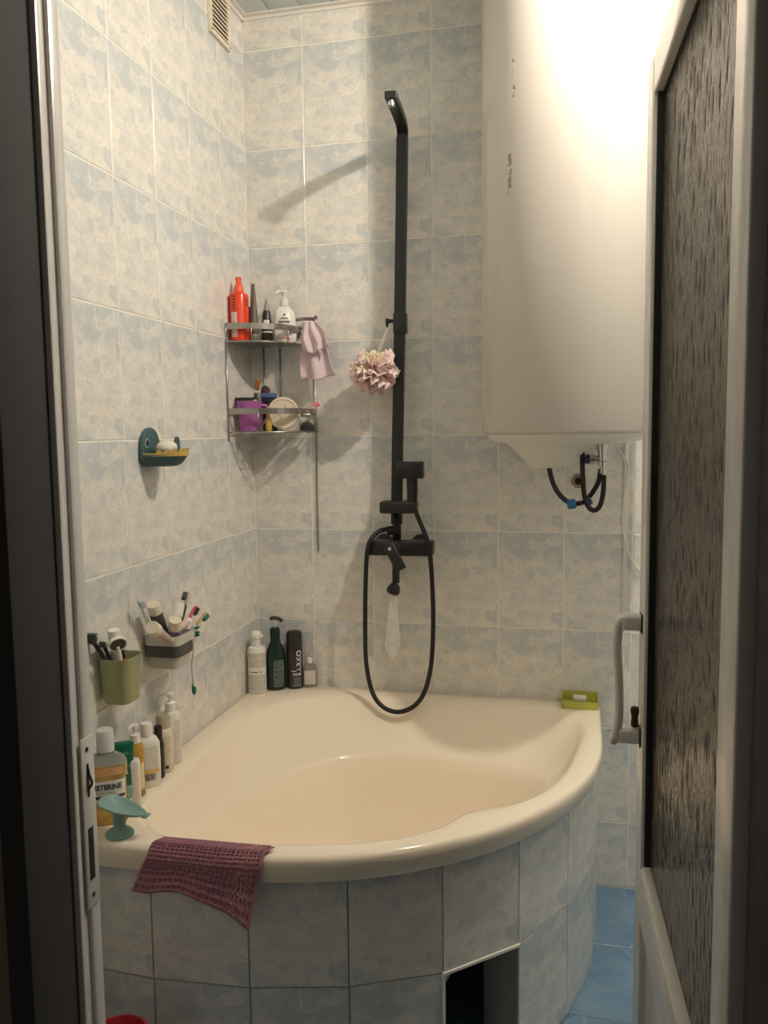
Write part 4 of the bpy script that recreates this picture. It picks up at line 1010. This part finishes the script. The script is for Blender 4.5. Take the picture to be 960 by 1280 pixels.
# green tube
M_GTUBE = mat('green_tube', (0.006, 0.115, 0.070), 0.3)
gt = thing('green_cream_tube', 'dark green squeeze tube standing cap-down beside the mouthwash', 'tube', (0.052, -0.955, EZ), rotz=VIEWL+pi/2+0.1)
lathe('cap', [(0.018, 0), (0.019, 0.002), (0.019, 0.022), (0.018, 0.024)], M_WHITE, gt, n=24, sy=0.8)
def gtube(parent, zsplit0, zsplit1, ma, name):
    V, F = [], []; n = 24; K = 8; z0, z1 = 0.022, 0.152
    for j in range(K+1):
        z = lerp(zsplit0, zsplit1, j/K); t = (z-z0)/(z1-z0)
        rx = lerp(0.019, 0.027, t**0.8); ry = lerp(0.0165, 0.0012, t**1.1)
        for i in range(n):
            a = 2*pi*i/n; V.append((rx*math.cos(a), ry*math.sin(a), z))
    for j in range(K):
        for i in range(n): F.append((j*n+i, j*n+(i+1) % n, (j+1)*n+(i+1) % n, (j+1)*n+i))
    F += [tuple(range(n-1, -1, -1)), tuple(range(K*n, K*n+n))]
    return mesh(name, V, F, ma, parent, smooth=True)
gtube(gt, 0.022, 0.052, mat('pale_green_print', (0.30, 0.46, 0.40), 0.35, scale=150, color2=(0.02, 0.15, 0.10)), 'tube_foot')
gtube(gt, 0.052, 0.152, M_GTUBE, 'tube_body')
def tube_front(z): t = (z-0.022)/0.13; return -lerp(0.0165, 0.0012, t**1.1)-0.0012
boxes('print_line', [(-0.006, 0.016, tube_front(0.125)-0.0012, tube_front(0.125)-0.0002, 0.122, 0.1245), (-0.002, 0.012, tube_front(0.125)-0.0012, tube_front(0.125)-0.0002, 0.127, 0.1285)], mat('print_pale_green', (0.20, 0.40, 0.30), 0.5), gt)
ringp = [(0.004+0.013*math.cos(a), tube_front(0.085)-0.0005, 0.087+0.015*math.sin(a)) for a in [2*pi*i/24 for i in range(25)]]
tube('ring_mark', ringp, 0.0006, mat('print_pale_green', (0, 0, 0)), gt, n=5, curve=False)
boxes('print_line', [(-0.003, 0.011, tube_front(0.08)-0.0012, tube_front(0.08)-0.0002, 0.080, 0.0825), (-0.002, 0.010, tube_front(0.08)-0.0012, tube_front(0.08)-0.0002, 0.085, 0.087)], M_INKW, gt)
# slim white box-like bottle
o = lathe('white_flat_bottle', [(0.0125, 0), (0.0135, 0.002), (0.0135, 0.098), (0.011, 0.104), (0.006, 0.106)], M_WHITE, n=32, sx=0.9, sy=1.0, power=5)
o.location = (0.070, -0.935, EZ); o.rotation_euler = (0, 0, VIEWL+pi/2); tag(o, 'slim plain white bottle in front of the amber pump bottle', 'bottle')
# amber pump bottle
M_OIL = mat('amber_oil', (0.86, 0.52, 0.12), 0.08, trans=0.5, ior=1.33)
q = ledge(170, 992)
o = thing('oil_pump_bottle', 'amber oil bottle with a white pump among the bottles on the ledge', 'bottle', (0.050, -0.893, EZ), rotz=VIEWL+pi/2)
lathe('bottle_body', [(0.017, 0), (0.0195, 0.003), (0.0195, 0.108), (0.016, 0.120), (0.011, 0.127)], M_OIL, o, n=28)
arcband('label_sticker', 0.0199, -pi/2-1.0, -pi/2+1.0, 0.020, 0.082, label_mat('oil_label_print', (0.78, 0.68, 0.42), (0.45, 0.30, 0.08), 24), o)
pump(o, 0.125, M_WHITE, -pi/2-0.9, r=0.009, hgt=0.045, reach=0.020, collar=0.0115)
# white lotion with barcode
o = thing('lotion_bottle', 'white lotion bottle with a printed barcode on its back', 'bottle', (0.048, -0.838, EZ), rotz=VIEWL+pi/2+0.2)
lathe('bottle_body', [(0.026, 0), (0.029, 0.003), (0.030, 0.060), (0.029, 0.105), (0.022, 0.118), (0.011, 0.124)], M_WHITE, o, n=36, sy=0.6, power=3)
lathe('cap', [(0.0135, 0.123), (0.0135, 0.150), (0.012, 0.153)], M_WHITE, o, n=20)
selliptic(o, 'back_label', 0.030, 0.6, 0.044, 0.100, -0.022, 0.022, label_mat('lotion_print', (0.76, 0.74, 0.68), (0.35, 0.34, 0.32), 34), off=0.0008)
selliptic(o, 'yellow_band', 0.030, 0.6, 0.036, 0.043, -0.024, 0.024, mat('print_yellow', (0.72, 0.50, 0.10), 0.4), off=0.0008)
rnd = random.Random(5); x = -0.014
V, F = [], []
while x < 0.014:
    wd = rnd.choice((0.0006, 0.001, 0.0016)); y = -0.6*0.030*(1-abs(x/0.03)**3)**(1/3)-0.0014
    k = len(V); V += [(x, y, 0.018), (x+wd, y, 0.018), (x+wd, y, 0.034), (x, y, 0.034)]; F.append((k, k+1, k+2, k+3)); x += wd+rnd.choice((0.0007, 0.0012))
mesh('barcode', V, F, M_INK, o)
# dark slim bottle
o = lathe('dark_slim_bottle', [(0.011, 0), (0.013, 0.003), (0.013, 0.085), (0.009, 0.100), (0.010, 0.104), (0.010, 0.128), (0.007, 0.130)], mat('plum_black', (0.03, 0.02, 0.022), 0.25), n=20)
o.location = (0.052, -0.790, EZ); tag(o, 'slim near-black bottle squeezed between two pale bottles', 'bottle')
# beige bottle
o = thing('beige_bottle', 'beige shower bottle with an olive screw cap on the ledge', 'bottle', (0.042, -0.748, EZ), rotz=VIEWL+pi/2)
lathe('bottle_body', [(0.021, 0), (0.0235, 0.003), (0.0235, 0.095), (0.020, 0.106), (0.014, 0.110)], M_WHITE2, o, n=28)
lathe('cap', [(0.0165, 0.109), (0.0165, 0.140), (0.015, 0.142)], mat('olive_beige', (0.42, 0.37, 0.24), 0.4), o, n=22)
arcband('label_print', 0.0238, -pi/2-0.9, -pi/2+0.9, 0.038, 0.092, label_mat('beige_print', (0.72, 0.63, 0.48), (0.30, 0.25, 0.18), 26), o)
box('dark_mark', (0.002, 0.010, -0.0245, -0.022, 0.012, 0.019), M_INK, o)
# white pump bottle beside it
o = thing('white_pump_bottle', 'tall white pump bottle standing last in the row towards the corner', 'bottle', (0.036, -0.695, EZ), rotz=VIEWL+pi/2)
lathe('bottle_body', [(0.022, 0), (0.0245, 0.003), (0.0245, 0.122), (0.022, 0.130), (0.012, 0.133)], M_WHITE, o, n=30)
pump(o, 0.132, M_WHITE, -pi/2-1.2, r=0.011, hgt=0.050, reach=0.032)
arcband('label_print', 0.0248, -pi/2+0.25, -pi/2+1.2, 0.012, 0.115, label_mat('white_print', (0.70, 0.66, 0.60), (0.42, 0.38, 0.34), 22), o)

# ------------------------------------------------------------------ bottles in the corner
q = PZ(318, 865, RZ); fa = facing(0.05, -0.11)
o = thing('white_shampoo_bottle', 'white ribbed-print pump bottle standing in the corner of the bath', 'bottle', (0.036, -0.112, EZ), rotz=fa+pi/2)
lathe('bottle_body', [(0.026, 0), (0.029, 0.003), (0.029, 0.140), (0.026, 0.148), (0.013, 0.152)], M_WHITE, o, n=32, sx=1.0, sy=0.9)
lathe('pump_collar', [(0.0135, 0.150), (0.0135, 0.172), (0.011, 0.174)], M_WHITE, o, n=20)
pm = lathe('pump_head', [(0.010, 0.172), (0.016, 0.178), (0.0165, 0.192), (0.013, 0.198), (0.004, 0.200)], M_WHITE, o, n=20)
tube('pump_nozzle', [(0, 0, 0.190), (0.012, -0.006, 0.189), (0.018, -0.009, 0.182)], 0.0045, M_WHITE, pm, n=8)
arcband('label_print', 0.0294, -pi/2-1.15, -pi/2+1.15, 0.085, 0.132, label_mat('shampoo_print', (0.62, 0.58, 0.50), (0.30, 0.28, 0.25), 22), o, sy=0.9)
arcband('label_print', 0.0294, -pi/2-1.15, -pi/2+1.15, 0.010, 0.062, label_mat('shampoo_print_b', (0.60, 0.56, 0.48), (0.34, 0.32, 0.28), 26), o, sy=0.9)
arcband('label_band', 0.0296, -pi/2-1.2, -pi/2+1.2, 0.064, 0.080, mat('label_white', (0, 0, 0)), o, sy=0.9)
arcband('print_line', 0.0298, -pi/2-0.7, -pi/2+0.1, 0.0695, 0.0725, M_INK, o, sy=0.9)
arcband('print_line', 0.0298, -pi/2+0.25, -pi/2+0.6, 0.0695, 0.0725, M_INK, o, sy=0.9)
M_DKG = mat('dark_green_bottle', (0.012, 0.030, 0.024), 0.15)
o = thing('green_trigger_bottle', 'dark green pump bottle with black nozzle in the corner of the bath', 'bottle', (0.083, -0.068, EZ), rotz=fa+pi/2)
lathe('bottle_body', [(0.030, 0), (0.033, 0.003), (0.033, 0.105), (0.028, 0.130), (0.018, 0.152), (0.0155, 0.158), (0.0165, 0.196), (0.012, 0.204)], M_DKG, o, n=32, sy=0.7)
lathe('pump_stem', [(0.0045, 0.203), (0.0045, 0.222)], mat('clear_stem', (0.5, 0.5, 0.48), 0.3), o, n=10)
tube('pump_head', [(-0.016, 0.0, 0.232), (0.0, 0.0, 0.234), (0.014, -0.004, 0.231), (0.025, -0.008, 0.224)], 0.0065, M_DARK, o, n=10)
selliptic(o, 'label_print', 0.033, 0.7, 0.012, 0.100, -0.008, 0.026, label_mat('green_print', (0.02, 0.055, 0.042), (0.30, 0.34, 0.28), 20), power=2.0, off=0.0010)
o = thing('shaving_foam_can', 'black shaving foam can with white upright lettering in the corner of the bath', 'can', (0.138, -0.040, EZ), rotz=facing(0.14, -0.04)+pi/2)
lathe('can_body', [(0.025, 0), (0.0265, 0.003), (0.0265, 0.128), (0.0255, 0.131)], M_DARK, o, n=32)
lathe('can_cap', [(0.0258, 0.130), (0.0262, 0.132), (0.0255, 0.178), (0.023, 0.185), (0.016, 0.188)], mat('cap_satin_black', (0.022, 0.021, 0.021), 0.45), o, n=32)
wrap_text('ARKO', 0.0250, M_INKW, o, 0.0269, -pi/2+0.60, 0.092, bold=0.0004, vertical=True, squeeze=1.05)
wrap_text('FOAM', 0.0115, M_INKW, o, 0.0269, -pi/2+0.30, 0.048, bold=0.0002, squeeze=0.9)
arcband('print_line', 0.0268, -pi/2-0.45, -pi/2+0.2, 0.0585, 0.0605, M_INKW, o)
arcband('print_line', 0.0268, -pi/2-0.3, -pi/2+0.9, 0.0105, 0.0118, M_INKW, o)
arcband('label_print', 0.0267, -pi/2-0.2, -pi/2+0.9, 0.014, 0.040, label_mat('foam_print', (0.03, 0.028, 0.027), (0.35, 0.34, 0.32), 22), o)
o = thing('clear_flask', 'small clear flat flask with a pale label against the back wall', 'bottle', (0.185, -0.026, EZ), rotz=facing(0.18, -0.03)+pi/2)
lathe('flask_body', [(0.0215, 0), (0.023, 0.002), (0.023, 0.058), (0.019, 0.072), (0.008, 0.080)], mat('clear_grey_plastic', (0.50, 0.48, 0.44), 0.10, trans=0.55, ior=1.3), o, n=32, sy=0.45, power=3)
lathe('cap', [(0.0085, 0.079), (0.009, 0.081), (0.009, 0.093), (0.007, 0.095)], M_WHITE, o, n=18)
selliptic(o, 'label_sticker', 0.023, 0.45, 0.010, 0.056, -0.018, 0.018, label_mat('flask_print', (0.66, 0.62, 0.54), (0.42, 0.36, 0.30), 20), off=0.0008)

# ------------------------------------------------------------------ pedestal soap holder
M_SAGE = mat('sage_teal_plastic', (0.23, 0.365, 0.335), 0.4)
q = PZ(150, 1043, RZ)
ps = thing('pedestal_soap_holder', 'sage green leaf-shaped soap holder on a pedestal near the rim', 'soap holder', (q.x, q.y, EZ))
lathe('suction_base', [(0.0295, 0), (0.030, 0.003), (0.024, 0.009), (0.0145, 0.015), (0.0125, 0.020)], M_SAGE, ps, n=30)
lathe('pedestal', [(0.0125, 0.018), (0.012, 0.024), (0.014, 0.026), (0.0135, 0.045), (0.015, 0.048)], M_SAGE, ps, n=24)
d = (PY(186, 1018, q.y)-PY(122, 995, q.y)); d.normalize(); sd = Vector((d.z*0, 1, 0)); nr = Vector((d.x*0, 0, 1))
def leaf(u, v):
    a = 2*pi*u; r = v
    x = 0.058*math.cos(a); wd = 0.030*math.sin(a)*(1-0.25*math.cos(a))
    x += 0.010*max(0, -math.cos(a))**3
    z = 0.016*r**2.2
    c = Vector((0.008, -0.004, 0.049))
    return c+d*x*r+sd*wd*r+Vector((0, 0, 1))*z
sheet('leaf_tray', leaf, 41, 10, M_SAGE, ps, solid=0.0035)
tp = Vector((0.008, -0.004, 0.049))+d*0.056
box('drain_lip', (-0.004, 0.008, -0.010, 0.010, -0.003, 0.0005), M_SAGE, ps, bevel=0.001).location = tp+Vector((0, 0, 0.014))

# ------------------------------------------------------------------ waffle towel over the rim
def towel_mat():
    k = NB('waffle_mauve'); ob = k.tc.outputs['UV']
    sx = k.n('ShaderNodeSeparateXYZ', in_0=ob)
    nz = k.n('ShaderNodeTexNoise', in_Scale=60.0, in_Detail=3.0, in_Vector=ob)
    st = k.math('MULTIPLY', k.ramp(sx.outputs[0], [(0.70, 0.0), (0.78, 1.0), (0.93, 1.0), (0.96, 0.0)]), k.math('GREATER_THAN', nz.outputs[0], 0.57))
    n2 = k.n('ShaderNodeTexNoise', in_Scale=200.0, in_Vector=ob)
    base = k.mix(n2, (0.33, 0.135, 0.175), (0.22, 0.08, 0.11))
    k.l(k.mix(k.math('MULTIPLY', st, 0.8), base, (0.60, 0.36, 0.24)), k.b.inputs['Base Color']); k.b.inputs['Roughness'].default_value = 0.9
    k.b.inputs['Sheen Weight'].default_value = 0.3
    return k.ma
M_TOWEL = towel_mat()
TL, TR = PZ(206, 1047, RZ+0.008), PZ(344, 1059, RZ+0.008)
def outer_y(x):
    P = dense(OUT)
    for i in range(len(P)-1):
        (xa, ya), (xb, yb) = P[i], P[i+1]
        if ya < -0.85 and yb < -0.85 and min(xa, xb) <= x <= max(xa, xb): t = (x-xa)/(xb-xa+1e-9); return ya+(yb-ya)*t
    return -1.108
BOT = [(165, 1113), (185, 1116), (205, 1114), (225, 1116), (245, 1124), (262, 1131), (280, 1140), (296, 1151), (312, 1163)]
def towel_raw(u, v):
    # top on the rim -> over the edge -> hanging
    top = TL.lerp(TR, u)
    i = min(int(u*(len(BOT)-1)), len(BOT)-2); f = u*(len(BOT)-1)-i
    bu, bv = lerp(BOT[i][0], BOT[i+1][0], f), lerp(BOT[i][1], BOT[i+1][1], f)
    bot = PY(bu, bv, -1.128)
    x_edge = lerp(top.x, bot.x, 0.35); oy = outer_y(x_edge)
    pts = [top, Vector((lerp(top.x, bot.x, 0.2), lerp(top.y, oy, 0.55), RZ+0.008)), Vector((x_edge, oy+0.006, RZ+0.004)), Vector((lerp(top.x, bot.x, 0.45), oy-0.007, RZ-0.016)),
           Vector((lerp(top.x, bot.x, 0.7), oy-0.010, lerp(RZ-0.016, bot.z, 0.4))), Vector((bot.x, min(bot.y, oy-0.008), bot.z))]
    t = v*(len(pts)-1); j = min(int(t), len(pts)-2); f = t-j
    p0, p1, p2, p3 = pts[max(j-1, 0)], pts[j], pts[j+1], pts[min(j+2, len(pts)-1)]
    p = 0.5*((2*p1)+(p2-p0)*f+(2*p0-5*p1+4*p2-p3)*f*f+(3*p1-p0-3*p2+p3)*f**3)
    return p
NU, NV = 150, 100
V = []
base = [[towel_raw(i/(NU-1), j/(NV-1)) for i in range(NU)] for j in range(NV)]
for j in range(NV):
    for i in range(NU):
        p = base[j][i]
        e1 = base[j][min(i+1, NU-1)]-base[j][max(i-1, 0)]; e2 = base[min(j+1, NV-1)][i]-base[max(j-1, 0)][i]
        n = e1.cross(e2).normalized()
        if n.z < 0 and j < NV*0.4: n = -n
        if n.y > 0 and j >= NV*0.4: n = -n
        u, v = i/(NU-1), j/(NV-1)
        hgt = 0.0042*max(abs(math.sin(pi*u*25)), abs(math.sin(pi*v*17)))**3
        fold = 0.006*math.sin(pi*u*2.3+0.6)*v*v
        if u > 0.97 or v > 0.975: hgt = 0.002
        V.append(p+n*(hgt-0.0015)+Vector((0, -abs(fold)*0.6, 0)))
F = [(j*NU+i, j*NU+i+1, (j+1)*NU+i+1, (j+1)*NU+i) for j in range(NV-1) for i in range(NU-1)]
tw = mesh('waffle_towel', V, F, M_TOWEL, smooth=True, solid=0.0015); tag(tw, 'mauve waffle-weave hand towel draped over the bath rim', 'towel')
uv = tw.data.uv_layers.new(name='UVMap')
for lp_ in tw.data.loops:
    vi = lp_.vertex_index; uv.data[lp_.index].uv = ((vi % NU)/(NU-1), (vi//NU)/(NV-1))

# ------------------------------------------------------------------ lime soap box on the far rim
M_LIME = mat('lime_translucent', (0.74, 0.75, 0.16), 0.2, trans=0.35, ior=1.3)
l0, l1 = PZ(702, 886, RZ), PZ(748, 887, RZ)
lb = thing('lime_soap_box', 'translucent lime green open soap box on the far end of the rim', 'soap box', (l0.x, 0, EZ))
LW = min(l1.x, 1.100)-l0.x; y0, y1 = l0.y+0.004, -0.008
boxes('tray', [(0, LW, y0, y1, 0, 0.003), (0, LW, y0, y0+0.002, 0.003, 0.022), (0, LW, y1-0.002, y1, 0.003, 0.030), (0, 0.002, y0, y1, 0.003, 0.026), (LW-0.002, LW, y0, y1, 0.003, 0.026)], M_LIME, lb)
o = box('small_soap', (-0.020, 0.020, -0.013, 0.013, 0, 0.015), mat('soap_white', (0, 0, 0)), bevel=0.004); o.location = (l0.x+0.052, -0.045, EZ+0.012)
tag(o, 'small worn white soap piece in the lime soap box', 'soap')
boxes('soap_rest', [(0.030, 0.075, -0.060, -0.055, 0.003, 0.0118), (0.030, 0.075, -0.035, -0.030, 0.003, 0.0118)], M_LIME, lb)

# ------------------------------------------------------------------ red pail on the floor
M_RED = mat('red_plastic', (0.50, 0.035, 0.045), 0.35)
q = PZ(164, 1268, 0.26)
pl = thing('red_pail', 'red plastic pail on the floor in front of the bath', 'pail', (q.x+0.004, q.y-0.060, 0.0005))
lathe('pail_body', [(0.043, 0), (0.045, 0.003), (0.055, 0.246), (0.062, 0.250), (0.062, 0.258), (0.056, 0.260), (0.053, 0.246), (0.043, 0.008), (0.0, 0.007)], M_RED, pl, n=40)
tube('bail_handle', [(0.060, 0, 0.245), (0.066, -0.03, 0.22), (0.04, -0.062, 0.19), (0.0, -0.07, 0.18), (-0.04, -0.062, 0.19), (-0.066, -0.03, 0.22), (-0.060, 0, 0.245)], 0.002, M_WHITE, pl, n=6)

# ------------------------------------------------------------------ ventilation grille
vent = thing('vent_grille', 'cream plastic ventilation grille with slats high on the side wall', 'vent', (0.0, -0.185, 2.640))
VW, VH = 0.070, 0.078
boxes('frame', [(0.0, 0.010, -VW, VW, -VH, -VH+0.014), (0.0, 0.010, -VW, VW, VH-0.022, VH-0.008), (0.0, 0.010, -VW, -VW+0.014, -VH+0.014, VH-0.022), (0.0, 0.010, VW-0.014, VW, -VH+0.014, VH-0.022)], M_WHITE2, vent, bevel=0.0015)
box('duct_back', (0.0003, 0.002, -VW+0.012, VW-0.012, -VH+0.012, VH-0.012), mat('dusty_tan', (0.26, 0.20, 0.13), 0.8), vent)
for i in range(9):
    z = -VH+0.020+0.0125*i
    V = [(0.002, -VW+0.013, z+0.010), (0.0095, -VW+0.013, z+0.002), (0.0095, -VW+0.013, z-0.003), (0.002, -VW+0.013, z+0.006)]
    V = V+[(a, -b, c) for a, b, c in V]
    mesh('slat', V, [(0, 1, 2, 3), (7, 6, 5, 4), (0, 4, 5, 1), (1, 5, 6, 2), (2, 6, 7, 3), (3, 7, 4, 0)], M_WHITE2, vent)
for y in (-VW+0.006, VW-0.006): lathe('screw', [(0.0028, 0), (0.0028, 0.001), (0.001, 0.0014)], M_DARK, vent, n=10, loc=(0.010, y, -VH+0.008), rot=axis_rot((1, 0, 0)))
